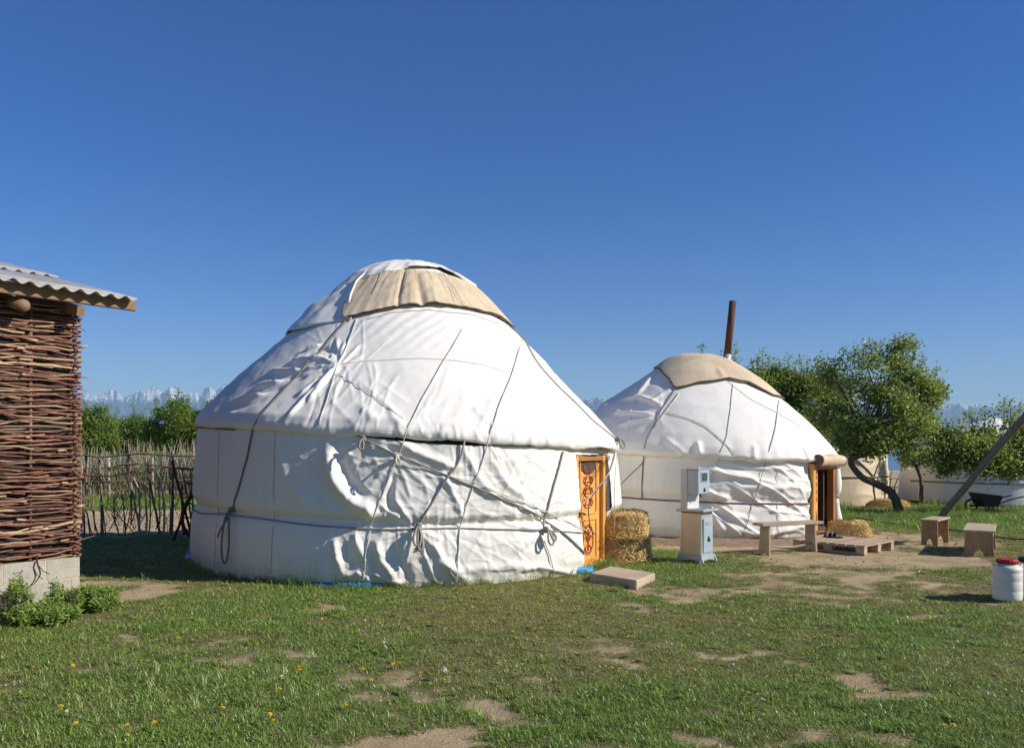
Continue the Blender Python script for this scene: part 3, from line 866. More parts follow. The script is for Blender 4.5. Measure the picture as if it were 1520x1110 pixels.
# canvas edge folded round the opening, with dark stitched binding
for sx in (-1, 1):
    zz = np.linspace(.02, D1_Z + .06, 40)
    if sx == 1:
        rows = []
        for d_, x_ in ((-.06, .02), (.05, .0), (.10 , .03), (.10, .09), (.05, .15)):
            rows.append(np.array([fr.p(sx * (hw + x_ + .012 * vnoise(z_ * 4, 0.0, 9 + sx)), d_ + .02 * vnoise(z_ * 2.2, 1.0, 5), z_) for z_ in zz]))
        MB().grid(np.array(rows)).build('door_edge', MAT['canvas'], yr)
    mb = MB()
    for q in range(46):
        z_ = .06 + q * .031
        mb.tube([fr.p(sx * (hw - .004), .065, z_), fr.p(sx * (hw + .012), .085, z_ + .014)], .006, 4)
    mb.build('stitching', MAT['dark_felt'], yr)
# cords hanging before the door
k0 = P[-1] + np.array([.02, -.03, -.05])
rope_part('pale_cord', smooth_line([k0, fr.p(.10, .30, 1.28), fr.p(-.18, .2, 1.0), fr.p(-.46, .12, .80)]), .008, MAT['cord'], yr)
rope_part('loose_cord', smooth_line([k0, fr.p(.12, .24, 1.2), fr.p(-.14, .12, .88), fr.p(-.06, .08, .55), fr.p(.05, .07, .45), fr.p(.12, .06, .42)]), .008, MAT['rope'], yr)
rope_part('loose_cord', smooth_line([fr.p(-.28, .07, .70), fr.p(-.24, .08, .52), fr.p(-.12, .07, .38)]), .008, MAT['rope'], yr)
rope_part('pale_cord', smooth_line([k0, fr.p(.52, .16, 1.1), fr.p(.55, .14, .7), fr.p(.46, .12, .55)]), .006, MAT['cord'], yr)

# ================= the second yurt
Y2 = Yurt(3.66, 15.8, 0.06, [(0, 2.50), (.12, 2.54), (.45, 2.49), (.6, 2.53), (1, 2.46)], 1.40, -0.15,
          [(2.48, 1.335), (2.56, 1.36), (2.575, 1.41), (2.53, 1.54), (2.40, 1.74), (2.22, 1.95), (1.92, 2.24), (1.44, 2.60), (1.10, 2.86), (.86, 3.02), (.6, 3.18), (.35, 3.27), (.15, 3.31), (0.01, 3.32)])
y = Y2
y.hem = lambda th: .045 * vnoise(th * 5.5, 0 * th, 330) * sstep(-.9, -.3, th) + .02 * vnoise(th * 14, 0 * th, 331)
def ex_wall2(th, t, S, V):
    lit = sstep(-.45, -.05, th)
    d = 0.02 * fbm(S * .9, V * .9, 2, 141)
    w = 0
    for ph, fq, sd in ((-.28, 6.0, 1), (-.12, 7.5, 2), (-.55, 6.5, 3), (1.2, 6, 5)):
        a, b = S * math.cos(ph) + V * math.sin(ph), -S * math.sin(ph) + V * math.cos(ph)
        w = w + (1 - np.abs(vnoise(a * 1.0, b * fq + .5 * vnoise(S * 1.5, V * 1.5, sd), 150 + sd))) ** 3.5 * sstep(-.3, .4, vnoise(S * 1.2, V * 1.2, 160 + sd))
    d = d + lit * 0.034 * w * (1 - .6 * sstep(.35, .6, th))
    g = np.abs(V - .63)
    return d - 0.025 * np.exp(-(g / .05) ** 2) + lit * .010 * vnoise(S * 13, V, 170) * np.exp(-g / .12)
y.extra['wall'] = ex_wall2
def ex_roof2(th, u, S, V):
    d = 0.02 * fbm(S * .9, V * .9, 2, 181) + .005 * fbm(S * 3, V * 3, 2, 182)
    e = np.exp(-u / .09)
    d = d + e * sstep(-.6, -.1, th) * (0.028 * vnoise(S * 4.2, V * 1.5, 183) + .014 * vnoise(S * 9, V * 2, 184))
    a, b = S * .2 + V * .98, -S * .98 + V * .2
    return d + 0.012 * (1 - np.abs(vnoise(a * 1.0, b * 3.4, 189))) ** 4 * sstep(-.1, .5, vnoise(S * .9, V * .9, 190))
y.extra['roof'] = ex_roof2
RF = lambda pix, amp, w: y.fold('roof', pix, amp, w)
for p_, a_ in (([(922, 592), (950, 589), (985, 604)], .05), ([(945, 588), (958, 574), (968, 560)], .05), ([(905, 612), (935, 612), (975, 618)], .045), ([(966, 598), (985, 585), (1000, 578)], .03),
               ([(915, 630), (945, 625), (975, 622)], .035), ([(985, 650), (1010, 668), (1020, 680)], .03), ([(1035, 655), (1040, 675)], .04), ([(1120, 660), (1118, 680)], .03), ([(1190, 665), (1200, 685)], .03)):
    RF(p_, a_, .05)
for p_, a_ in (([(1038, 690), (1065, 700), (1110, 708), (1135, 722)], .05), ([(1035, 720), (1060, 735), (1085, 742)], .05), ([(1065, 702), (1100, 722), (1160, 724), (1200, 718)], .035),
               ([(1060, 748), (1090, 765), (1120, 772)], .04), ([(1050, 752), (1075, 790)], .04), ([(1090, 785), (1130, 796), (1200, 778)], .05), ([(1042, 700), (1050, 722)], .03)):
    y.fold('wall', p_, a_, .05)
h_ = y.hit(1222, 740, ('wall',))
D2_TH, D2_W, D2_Z = h_[1], .84, 1.22
y2 = thing('yurt', 'smaller white yurt with beige felt top, brown stovepipe and mat rolled above its doorway', 'yurt', (Y2.cx, Y2.cy, float(ground_z(0, Y2.cy))))
y.wall_mesh('wall_cover', MAT['canvas'], y2, rows=110, cols=560, door=(D2_TH, math.asin(D2_W / 2 / 2.5) + .01, D2_Z))
y.roof_mesh('roof_cover', MAT['canvas'], y2, rows=110, cols=560)
e_f2 = y.edge([(972, 546), (978, 549), (985, 553), (994, 565), (1003, 578), (1020, 575), (1040, 570), (1080, 563), (1110, 570), (1145, 589)])
def felt2_lo(T): return e_f2(T) + .005 * vnoise(T * 5, 0 * T, 7)
fb2 = y.cover('felt_cap', MAT['felt'], y2, R(-180), R(180), felt2_lo, lambda T: .998 + 0 * T,
        lambda T, K: .05 + .03 * np.sin(K * math.pi) + .016 * vnoise(T * 4, K * 2.5, 21) * (1 - K * .8) + .03 * np.exp(-((T - .12) / .05) ** 2) * np.exp(-((K - .12) / .12) ** 2), n=240, m=50, thick=.03)
mb = MB(); e_th = np.linspace(-1.4, 1.5, 140)
P_, N_ = y.base('roof', e_th, felt2_lo(e_th) - .004); mb.tube(P_ + N_ * .05, .013, 5); mb.build('stitched_edge', MAT['dark_felt'], fb2)
th_ = np.radians(np.linspace(-180, 180, 90))
MB().grid(np.stack([np.stack([y.cx + r_ * np.sin(th_), y.cy - r_ * np.cos(th_), 0 * th_ + dz], -1) for r_, dz in ((2.44, -.12), (2.44, .16), (2.3, .2))])).build('dark_base', MAT['dark_felt'], y2)  # dark ring stands in for the shadow gap under the lifted wall
hb = [y.pos('wall', a_, .435, .014)[0] for a_ in np.linspace(-1.35, D2_TH - .185, 110)]
rope_part('girth_band', hb, .016, MAT['red_band'], y2)
hb = [y.pos('wall', a_, .435, .014)[0] for a_ in np.linspace(D2_TH + .19, 2 * math.pi - 1.36, 60)]
rope_part('girth_band', hb, .016, MAT['red_band'], y2)
rope_part('tie_rope', y.line([(1002, 580), (980, 612), (966, 640), (958, 655), (954, 690), (952, 742)]), .010, MAT['rope'], y2)
rope_part('pale_cord', y.line([(1009, 585), (990, 610), (972, 635)]), .009, MAT['cord'], y2)
rope_part('thin_cord', y.line([(985, 612), (1020, 622), (1050, 635), (1072, 655), (1092, 675)]), .0055, MAT['strap'], y2)
rope_part('thin_cord', y.line([(1088, 570), (1084, 610), (1078, 650), (1062, 690), (1050, 720), (1040, 745)]), .005, MAT['seam'], y2)
rope_part('thin_cord', y.line([(1155, 595), (1150, 640), (1135, 690), (1122, 730), (1110, 770), (1100, 800)]), .0055, MAT['strap'], y2)
rope_part('thin_cord', y.line([(1080, 566), (1110, 590), (1150, 612), (1190, 636)]), .004, MAT['seam'], y2)
rope_part('thin_cord', y.line([(920, 720), (940, 700), (956, 685)]), .006, MAT['rope'], y2)
rope_part('canvas_seam', y.line([(1153, 690), (1153, 745), (1152, 790)], .003), .004, MAT['seam'], y2, 4)
# stovepipe
P0, P1 = at(1076, 560, 16.5), at(1088, 447, 16.5)
q = P0 + (P1 - P0) * .28
rope_part('stovepipe', [q, q + (P1 - q) * .5, P1], .072, MAT['rust'], y2, 16)
GALV0 = surf('galvanised_collar', (0.36, 0.36, 0.35), (0.62, 0.62, 0.61), 12, rough=.45, metal=.6)
rope_part('pipe_collar', [P0 - (P1 - P0) * .35, P0, q + (P1 - q) * .03], [.085, .085, .082], GALV0, y2, 16)
# open doorway
fr = Frame(Y2, D2_TH, 2.44)
hw = D2_W / 2
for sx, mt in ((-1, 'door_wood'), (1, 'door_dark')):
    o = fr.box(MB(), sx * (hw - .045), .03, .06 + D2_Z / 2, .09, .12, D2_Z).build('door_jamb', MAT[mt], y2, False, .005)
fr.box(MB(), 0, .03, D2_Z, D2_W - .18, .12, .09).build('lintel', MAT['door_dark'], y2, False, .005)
fr.box(MB(), 0, .06, .05, D2_W - .18, .2, .10).build('threshold', MAT['door_wood'], y2, False, .005)
# the door leaf stands open inwards, at the right side of the passage
la = R(-72)
e2 = fr.e * math.cos(la) + fr.n * math.sin(la)
n2 = np.cross(e2, fr.z)
leaf = Frame(Y2, D2_TH, 2.40); leaf.o = fr.p(hw - .10, -.02, 0); leaf.e, leaf.n = -e2 * 1.0, n2; leaf.ax = np.stack([leaf.e, leaf.n, leaf.z])
# left half leaf faces outward, carved
lf = Frame(Y2, D2_TH, 2.44)
o = lf.box(MB(), -hw + .20, .0, .06 + (D2_Z - .1) / 2, .22, .03, D2_Z - .12).build('door', MAT['door_wood'], y2, False, .004)
o['label'] = 'narrow carved orange door leaf at the left of the doorway'
for z0_, z1_ in ((.14, .50), (.58, 1.10)):
    ornament(lf, -hw + .20, .15, z0_, z1_, .018, z1_ - z0_ > .45, MAT['ornament'], o, .008)
lf2 = Frame(Y2, D2_TH, 2.44)
ax2 = np.stack([fr.e * .25 - fr.n * .97, fr.e * .97 + fr.n * .25, fr.z])
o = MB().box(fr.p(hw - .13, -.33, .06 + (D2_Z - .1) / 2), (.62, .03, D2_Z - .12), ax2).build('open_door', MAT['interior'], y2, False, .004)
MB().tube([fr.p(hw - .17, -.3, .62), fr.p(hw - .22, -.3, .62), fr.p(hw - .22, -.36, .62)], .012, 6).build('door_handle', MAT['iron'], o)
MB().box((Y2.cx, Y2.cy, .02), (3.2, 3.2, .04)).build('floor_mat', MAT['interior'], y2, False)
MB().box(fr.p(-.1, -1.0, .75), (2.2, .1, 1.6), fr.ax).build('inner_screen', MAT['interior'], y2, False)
# white canvas flap bunched and tied at the right of the doorway
zz = np.linspace(.05, 1.22, 40)
mb = MB()
rad = .085 + .02 * np.sin(zz * 9) - .035 * np.exp(-((zz - .68) / .06) ** 2)
pts = np.array([fr.p(hw + .07 + .012 * math.sin(z_ * 5), .06 + .01 * math.sin(z_ * 7), z_) for z_ in zz])
mb.tube(pts, rad, 14); o = mb.build('door_flap', MAT['canvas'], y2)
ta = np.linspace(0, 2 * math.pi, 14)
c_ = fr.p(hw + .07, .06, .68)
MB().tube(c_ + .062 * (np.cos(ta)[:, None] * fr.e + np.sin(ta)[:, None] * fr.n), .010, 5).build('flap_tie', MAT['red_band'], o)
# rolled felt mat over the doorway: layered roll with spiral ends
mb = MB()
xs = np.linspace(-.36, .52, 26)
tt = np.linspace(0, 2 * math.pi, 22, endpoint=False)
c0 = np.array([fr.p(x_, .15, D2_Z + .13 - .035 * (x_ + .4) + .012 * math.sin(x_ * 6)) for x_ in xs])
rr_ = .105 + .006 * np.sin(xs * 9) - .015 * np.abs(xs)
mb.grid(np.stack([c0 + (rr_[:, None] * (1 + .05 * math.sin(3 * a_))) * (math.cos(a_) * fr.n + math.sin(a_) * fr.z) for a_ in tt], 1), wrap=True)
mr = mb.build('rolled_mat', MAT['felt'], y2)
for e_ in (0, -1):
    mb = MB()
    a_ = np.linspace(0, 5 * math.pi, 60)
    r_ = .015 + .085 * a_ / a_[-1]
    mb.tube(c0[e_] + fr.e * (.01 if e_ else -.01) + r_[:, None] * (np.cos(a_)[:, None] * fr.n + np.sin(a_)[:, None] * fr.z), .012, 5)
    mb.tube([c0[e_], c0[e_] + fr.e * (.004 if e_ else -.004)], .098, 20)
    mb.build('roll_end', MAT['red_band'], mr)

# ================= the two far yurts
def far_yurt(label, cx, cy, Rw, ze, apex, mat, z_dark, seams, door=None):
    z0 = float(ground_z(0, cy)) + z_dark
    yy = Yurt(cx, cy, z0, [(0, Rw), (.5, Rw * .985), (1, Rw * .97)], ze, -.03, [(Rw * .98, ze - .06), (Rw * 1.03, ze), (Rw * .98, ze + .12), (Rw * .62, ze + (apex - ze) * .58), (Rw * .33, ze + (apex - ze) * .86), (Rw * .15, apex - .02), (.01, apex)])
    yy.extra['wall'] = lambda th, t, S, V: .02 * fbm(S, V, 2, 241) + .03 * (1 - np.abs(vnoise(S * .9 + V * 2.4, V * 3 - S * 1.1, 243))) ** 3 * sstep(.1, .4, th)
    yy.extra['roof'] = lambda th, u, S, V: .02 * fbm(S, V, 3, 245)
    t = thing('yurt', label, 'yurt', (cx, cy, float(ground_z(0, cy))))
    yy.wall_mesh('wall_cover', mat, t, 40, 220); yy.roof_mesh('roof_cover', mat, t, 40, 220)
    a = np.linspace(-1.5, 1.5, 60)
    rope_part('girth_rope', yy.pos('wall', a, np.full(60, .55), .02), .022, MAT['rope'], t)
    for s_ in seams:
        rope_part('tie_rope', yy.pos('wall', np.linspace(s_[0], s_[2], 14), np.linspace(s_[1], s_[3], 14), .02), .02, MAT['rope'], t)
    if z_dark:
        MB().lathe([(Rw * .98, z0 - z_dark - .1), (Rw * .98, z0 + .02), (Rw * .5, z0 + .03)], (cx, cy, 0), 60).build('dark_base', MAT['dark_felt'], t)
    MB().lathe([(.55, apex - .18), (.5, apex - .02), (.2, apex + .04), (.01, apex + .05)], (cx, cy, 0), 24).build('top_cap', mat, t)
    return yy
far_yurt('weathered beige yurt half hidden behind the crooked tree', 9.75, 27.0, 2.6, 1.40, 2.85, MAT['canvas_old'], 0.0, [(.55, .55, .55, 0), (.15, 1, .55, .55), (.75, 1, .55, .55)])
far_yurt('distant white yurt on a dark base behind the wheelbarrow', 15.6, 26.6, 2.62, .93, 2.45, MAT['canvas_far'], 0.12, [(-.3, 1, -.3, .55)])
# ------------------------------------------------------------------ wattle shed at the left
MAT['wand'] = surf('peeled_willow_bark', (0.13, 0.047, 0.03), (0.42, 0.215, 0.14), 22, (1, 1, 1), 0.8, 0.4, 0.002, rand=0.9)
MAT['wand_pale'] = surf('pale_willow_bark', (0.38, 0.25, 0.14), (0.56, 0.40, 0.24), 14, (1, 1, 1), 0.65, 0.4, 0.002, rand=0.6)
MAT['block'] = surf('cinder_block', (0.36, 0.325, 0.255), (0.52, 0.475, 0.385), 30, rough=0.95, bump=0.7, dist=0.006, rand=0.2)
MAT['mortar'] = surf('pale_mortar', (0.48, 0.40, 0.27), (0.62, 0.54, 0.40), 25, rough=0.95, bump=0.6, dist=0.006)
MAT['sheet'] = surf('grey_corrugated_sheet', (0.38, 0.37, 0.34), (0.54, 0.52, 0.48), 5, (1, 1, 1), 0.8, 0.25, 0.003)
MAT['timber'] = surf('rough_timber', (0.23, 0.135, 0.07), (0.38, 0.235, 0.13), 8, (1, 1, 6), 0.8, 0.4, 0.003)
MAT['gap_shade'] = surf('gap_shade_lining', (0.03, 0.02, 0.014), (0.06, 0.042, 0.03), 7, rough=0.95)  # near-black lining: the shadow between the wands put into its colour
A = np.array([-4.55, 8.5, 0.0])                                        # near corner on the ground
dW, nW, Zv = np.array([-.6, -.8, 0]), np.array([.8, -.6, 0]), np.array([0, 0, 1.0])
LW, DW = 3.2, 3.4
def SP(s_, n, z): return A + dW * s_ + nW * n + Zv * z
AXW = np.stack([dW, nW, Zv])
shed = thing('wattle_shed', 'woven willow shed on grey cinder blocks under a corrugated roof', 'shed', A + dW * 1.6 - nW * 1.7)
fd = MB().box(SP(LW / 2, -DW / 2, .20), (LW - .004, DW + .008, .445), AXW).build('foundation', MAT['mortar'], shed, False)
blk = MB().box((0, 0, 0), (.384, .19, .196)).mesh('cinder_block', MAT['block'], False)
def put(me, name, par, p, ax, rz):
    o = bpy.data.objects.new(name, me); COL.objects.link(o); o.parent = par
    q, off = par, np.zeros(3)
    while q is not None: off += np.array(q.location); q = q.parent
    o.location = tuple(np.asarray(p) - off); o.rotation_euler = (0, 0, rz)
    return o
rzW = math.atan2(dW[1], dW[0])
for row in range(2):
    s_ = -.0 + .192 - (.30 if row == 0 else 0.06)
    while s_ < LW + .1:
        lo, hi = max(s_ - .192, 0.0), min(s_ + .192, LW)
        if hi - lo > .06:
            if hi - lo > .38: put(blk, 'cinder_block', fd, SP((lo + hi) / 2, -.086 + rnd.uniform(-.003, .003), .105 + row * .215), None, rzW + rnd.uniform(-.006, .006))
            else: MB().box(SP((lo + hi) / 2, -.086, .105 + row * .215), (hi - lo, .19, .196), AXW).build('cinder_block', MAT['block'], fd, False)
        s_ += .40
# end wall blocks facing away, kept plain
for row in range(2):
    for k in range(8):
        put(blk, 'cinder_block', fd, SP(.086, -.40 - k * .40, .105 + row * .215), None, rzW + math.pi / 2)
ZW0, ZW1 = .44, 3.06
back = MB().box(SP(LW / 2, -DW / 2, (ZW0 + ZW1) / 2), (LW - .09, DW - .15, ZW1 - ZW0 - .04), AXW).build('dark_lining', MAT['gap_shade'], shed, False)
wp = MB()
for s_ in np.arange(.06, LW, .4): wp.tube([SP(s_, -.05, ZW0 - .02), SP(s_ + rnd.uniform(-.01, .01), -.05, ZW1)], .016, 6)
stk = wp.build('wattle_panel', MAT['wand'], shed)
stk['kind'] = 'stuff'
def wand_pts(row, s0, s1, z, n):
    ss = np.linspace(s0, s1, n)
    ph = (row % 2) * math.pi
    off = -.030 + .020 * np.cos(math.pi * (ss - .06) / .4 + ph) + .004 * rnd.uniform(-1, 1)
    zz = z + .010 * np.sin(ss * 6 + row) + np.linspace(0, rnd.uniform(-.045, .045), n) + .018 * vnoise(ss * 6, 0 * ss + row, 3)
    return A + dW * ss[:, None] + nW * off[:, None] + Zv * zz[:, None]
row, z = 0, ZW0 + .012
rest = MB()
while z < ZW1 - .01:
    s_ = -rnd.uniform(.0, .05)
    while s_ < LW:
        L = rnd.uniform(.35, 1.15)
        e_ = min(s_ + L, LW)
        r0 = rnd.uniform(.0055, .013)
        n = max(5, int(L / .10))
        pts = wand_pts(row, s_, e_, z + rnd.uniform(-.012, .012), n)
        rr = np.linspace(r0, r0 * rnd.uniform(.55, .95), n)
        if s_ < 1.15:
            pale = rnd.random() < .24
            o = MB().tube(pts, rr, 5).build('wand', MAT['wand_pale' if pale else 'wand'], stk)
        else:
            rest.tube(pts, rr, 4)
        s_ = e_ - rnd.uniform(-.01, .12)
    z += rnd.uniform(.017, .027); row += 1
# same weave on the end wall that faces away
for k in range(95):
    z = ZW0 + .012 + k * .0272
    ss = np.linspace(-.04, DW, 30)
    pts = A - nW * ss[:, None] - dW * (-.02 + .02 * np.cos(math.pi * ss / .4 + k * math.pi))[:, None] + Zv * (z + .01 * vnoise(ss * 3, ss * 0 + k, 4))[:, None]
    rest.tube(pts, .011, 4)
o = rest.build('wattle_weave', MAT['wand'], shed); o['kind'] = 'stuff'
# loose tips sticking out at the corner and a stray twig at the foot
for k in range(14):
    z = rnd.uniform(ZW0 + .1, ZW1 - .2); L = rnd.uniform(.03, .12)
    MB().tube([SP(.1, -.02, z), SP(-.02, -.02, z + .01), SP(-.05 - L, -.01 + rnd.uniform(-.03, .03), z + rnd.uniform(-.05, .05))], [.007, .006, .003], 4).build('wand', MAT['wand'], stk)
for k in range(22):   # cut butt ends that poke out of the weave
    z = rnd.uniform(ZW0 + .1, ZW1 - .3); s_ = .06 + .4 * rnd.randint(0, 2) + rnd.uniform(-.06, .06); L = rnd.uniform(.05, .14)
    MB().tube([SP(s_, -.03, z), SP(s_ + L * rnd.choice((-1, 1)), .012, z + rnd.uniform(-.02, .02))], [.011, .014], 6).build('wand', MAT['wand_pale'], stk)
tw = smooth_line([SP(.42, .0, .46), SP(.43, .05, .40), SP(.41, .06, .30), SP(.46, .06, .22), SP(.50, .07, .20)])
MB().tube(tw, np.linspace(.010, .004, len(tw)), 5).build('stray_twig', MAT['iron'], shed)
MB().tube([SP(.43, .05, .40), SP(.39, .07, .33), SP(.33, .08, .29)], .004, 4).build('stray_twig', MAT['iron'], shed)
# timbers under the roof
SL = math.tan(R(13.5))
def RP(e, back_, up=0): return SP(-e, .36 - back_, 3.155 + back_ * SL + up)     # e: along the eave beyond the corner, back_: up the slope
upv = np.array([0, 0, 1.0]); sl = (-nW + Zv * SL); sl /= np.linalg.norm(sl); rn = np.cross(sl, dW); rn = rn if rn[2] > 0 else -rn
RAX = np.stack([dW, sl, rn])
MB().box(SP(LW / 2 - .17, .215, 3.106), (LW + .34 + .30, .05, .12), AXW).build('eave_board', MAT['timber'], shed, False, .006)
for s_ in (.09, .62, 1.15, 1.7, 2.3, 2.9):
    o = MB()
    p0, p1 = SP(s_, .20, 2.955), SP(s_, -1.2, 2.955 + 1.47 * SL)
    if abs(s_ - .62) < .01: o.tube([p0, p1], [.062, .06], 12)
    else: o.box((p0 + p1) / 2 + Zv * 0.01, (.075, 1.5, .10), np.stack([dW, sl, rn]))
    o.build('rafter', MAT['timber'], shed, abs(s_ - .62) < .01)
# corrugated sheets: several overlapping
def sheet(e0, e1, b0, b1, up):
    xs_ = np.arange(e0, e1 + 1e-6, .0125)
    lift = up + .021 * np.cos(xs_ / .155 * 2 * math.pi)
    bs = np.linspace(b0, b1, 5)
    P_ = np.array([[RP(x_, b_) + rn * l_ for x_, l_ in zip(xs_, lift)] for b_ in bs])
    o = MB().grid(P_).build('roof_sheet', MAT['sheet'], shed)
    m = o.modifiers.new('thickness', 'SOLIDIFY'); m.thickness = .008
sheet(-.64, .44, 0, 1.95, .0); sheet(-1.7, -.60, 0, 1.95, .010); sheet(-3.4, -1.66, 0, 1.95, .02)
sheet(-.66, .44, 1.83, 3.9, .022); sheet(-1.7, -.62, 1.83, 3.9, .032); sheet(-3.4, -1.66, 1.83, 3.9, .042)

# ------------------------------------------------------------------ stick fence between the shed and the large yurt
MAT['stick'] = surf('dark_dead_wood', (0.10, 0.072, 0.05), (0.30, 0.22, 0.145), 22, (1, 1, .4), 0.9, 0.5, 0.004, rand=0.8)
MAT['stick_pale'] = surf('pale_dead_wood', (0.34, 0.27, 0.185), (0.60, 0.50, 0.36), 22, (1, 1, .4), 0.9, 0.5, 0.004, rand=0.5)
YF = 14.4
gzf = float(ground_z(0, YF))
fen = thing('stick_fence', 'ramshackle dark fence of crooked upright sticks and two rails beside the wattle shed', 'fence', (-6.6, YF, gzf))
def fpt(cx, cy, Y=YF): return at(cx / 3.963, 630 + cy / 3.963, Y)       # zoomed pixels of the fence
STK = [((495, 690), (492, 500), (490, 300), .020, 0), ((537, 690), (518, 580), (498, 420), .014, 0), ((560, 600), (545, 480), (556, 300), .013, 0), ((604, 695), (597, 450), (584, 190), .030, 0),
       ((578, 650), (560, 560), (548, 430), .013, 0), ((626, 685), (612, 560), (600, 440), .012, 0), ((702, 660), (680, 590), (655, 520), .012, 0), ((742, 680), (728, 560), (718, 400), .015, 0),
       ((738, 600), (760, 520), (772, 400), .012, 0), ((836, 668), (800, 500), (768, 330), .022, 1), ((820, 600), (815, 400), (784, 310), .020, 1), ((858, 670), (856, 500), (851, 330), .021, 1),
       ((946, 655), (905, 470), (868, 250), .024, 0), ((964, 660), (960, 450), (934, 300), .022, 1), ((1006, 668), (1012, 420), (1018, 185), .028, 0), ((1085, 660), (1072, 520), (1070, 350), .026, 0),
       ((1135, 640), (1105, 450), (1068, 260), .020, 0), ((940, 560), (938, 430), (936, 300), .012, 0), ((770, 560), (770, 420), (745, 250), .012, 0), ((675, 570), (672, 460), (680, 380), .010, 0),
       ((800, 650), (760, 600), (620, 480), .010, 0), ((640, 600), (700, 500), (735, 430), .009, 0), ((1120, 600), (1130, 450), (1120, 260), .016, 0), ((480, 670), (478, 450), (482, 230), .022, 1),
       ((555, 690), (520, 560), (500, 500), .009, 0), ((720, 650), (735, 560), (760, 470), .009, 0), ((880, 600), (880, 400), (884, 240), .013, 0), ((996, 660), (1000, 560), (1003, 480), .016, 1)]
for a_, b_, c_, r_, pale in STK:
    sl_ = smooth_line([fpt(*a_) - Zv * .08, fpt(*b_) + nW * rnd.uniform(-.03, .03), fpt(*c_)], 6)
    sl_ += .012 * np.stack([vnoise(np.arange(len(sl_)) * .6, np.full(len(sl_), r_ * 999), 2), 0 * sl_[:, 0], 0 * sl_[:, 0]], -1)
    MB().tube(sl_, np.linspace(r_, r_ * .6, len(sl_)), 6).build('stake', MAT['stick_pale' if pale else 'stick'], fen)
for rail, r_ in (([(440, 190), (480, 180), (540, 185), (590, 192), (700, 182), (830, 172), (960, 180), (1100, 186), (1260, 188)], .019), ([(640, 262), (700, 240), (830, 226)], .026), ([(860, 235), (960, 246), (1060, 258), (1240, 268)], .022),
                 ([(450, 280), (520, 300), (650, 302), (720, 288), (805, 272)], .020), ([(640, 300), (860, 306), (1160, 310)], .007), ([(1085, 345), (1170, 348)], .02)):
    sl_ = smooth_line([fpt(x_, y_, YF - .04) for x_, y_ in rail], 8)
    MB().tube(sl_, r_ * (.85 + .2 * vnoise(np.arange(len(sl_)) * .5, np.zeros(len(sl_)), 3)), 6).build('rail', MAT['stick'], fen)
tw = MB()
for k in range(70):
    x_, y_ = rnd.uniform(470, 1140), rnd.uniform(420, 660)
    p0 = fpt(x_, y_, YF + rnd.uniform(-.1, .15)); dx, dz = rnd.uniform(-.22, .22), rnd.uniform(.15, .5)
    p1 = p0 + np.array([dx * .6, 0, dz * .5]); p2 = p0 + np.array([dx, rnd.uniform(-.05, .05), dz])
    tw.tube([p0, p1, p2], [.006, .005, .003], 4)
    tw.tube([p1, p1 + np.array([rnd.uniform(-.15, .15), 0, rnd.uniform(.05, .2)])], [.004, .002], 4)
o = tw.build('twigs', MAT['stick'], fen); o['kind'] = 'stuff'

# paler brushwood fence at the far side of the ploughed strip
YB = 30.0
gzb = float(ground_z(0, YB))
bf = thing('brushwood_fence', 'long pale brushwood fence of dense dry sticks below the orchard trees', 'fence', (-13, YB, gzb))
bw = MB()
for k in range(800):
    x_ = rnd.uniform(-19, -8.0); yy = YB + rnd.uniform(-.35, .35)
    h_ = rnd.uniform(1.3, 2.1) + .35 * float(vnoise(x_ * .9, 0.0, 9)) + .2 * rnd.random() ** 3; lean = rnd.uniform(-.45, .45)
    b0 = np.array([x_, yy, gzb + rnd.uniform(0, .7)])
    m_ = b0 + np.array([lean * .5 + rnd.uniform(-.05, .05), 0, (h_ - .5) * .55]); t_ = np.array([x_ + lean, yy + rnd.uniform(-.1, .1), gzb + h_])
    r_ = rnd.uniform(.006, .015)
    if k < 150:
        MB().tube([b0, m_, t_], [r_ * 1.2, r_, r_ * .5], 4).build('stake', MAT['stick_pale' if rnd.random() < .8 else 'stick'], bf)
    else: bw.tube([b0, m_, t_], [r_, r_ * .8, r_ * .4], 4)
o = bw.build('brushwood', MAT['stick_pale'], bf); o['kind'] = 'stuff'
for k in range(7):
    x_ = -18 + k * 1.6
    MB().tube([(x_, YB - .3, gzb - .1), (x_ + rnd.uniform(-.06, .06), YB - .3, gzb + 1.55)], [.06, .045], 7).build('post', MAT['stick_pale'], bf)
for z_ in (.7, 1.2):
    xs_ = np.linspace(-19, -8, 24)
    MB().tube(np.stack([xs_, 0 * xs_ + YB - .36, gzb + z_ + .06 * vnoise(xs_, 0 * xs_, 4)], -1), .022, 5).build('rail', MAT['stick'], bf)

# low field fence near the lake, seen between the far yurts
YC = 31.0
gzc = float(ground_z(0, YC))
cf = thing('field_fence', 'low dark fence of sticks and rails in the dry field before the lake', 'fence', (15.2, YC, gzc))
for k in range(24):
    x_ = 13.6 + k * .19 + rnd.uniform(-.06, .06)
    h_ = rnd.uniform(.55, 1.15)
    MB().tube([(x_, YC, gzc - .05), (x_ + rnd.uniform(-.08, .08), YC, gzc + h_ * .5), (x_ + rnd.uniform(-.15, .15), YC, gzc + h_)], [.03, .025, .014], 5).build('stake', MAT['stick'], cf)
for z_ in (.42, .75):
    xs_ = np.linspace(13.3, 18.4, 16)
    MB().tube(np.stack([xs_, 0 * xs_ + YC - .04, gzc + z_ + .04 * vnoise(xs_ * 2, 0 * xs_, 5)], -1), .02, 5).build('rail', MAT['stick'], cf)
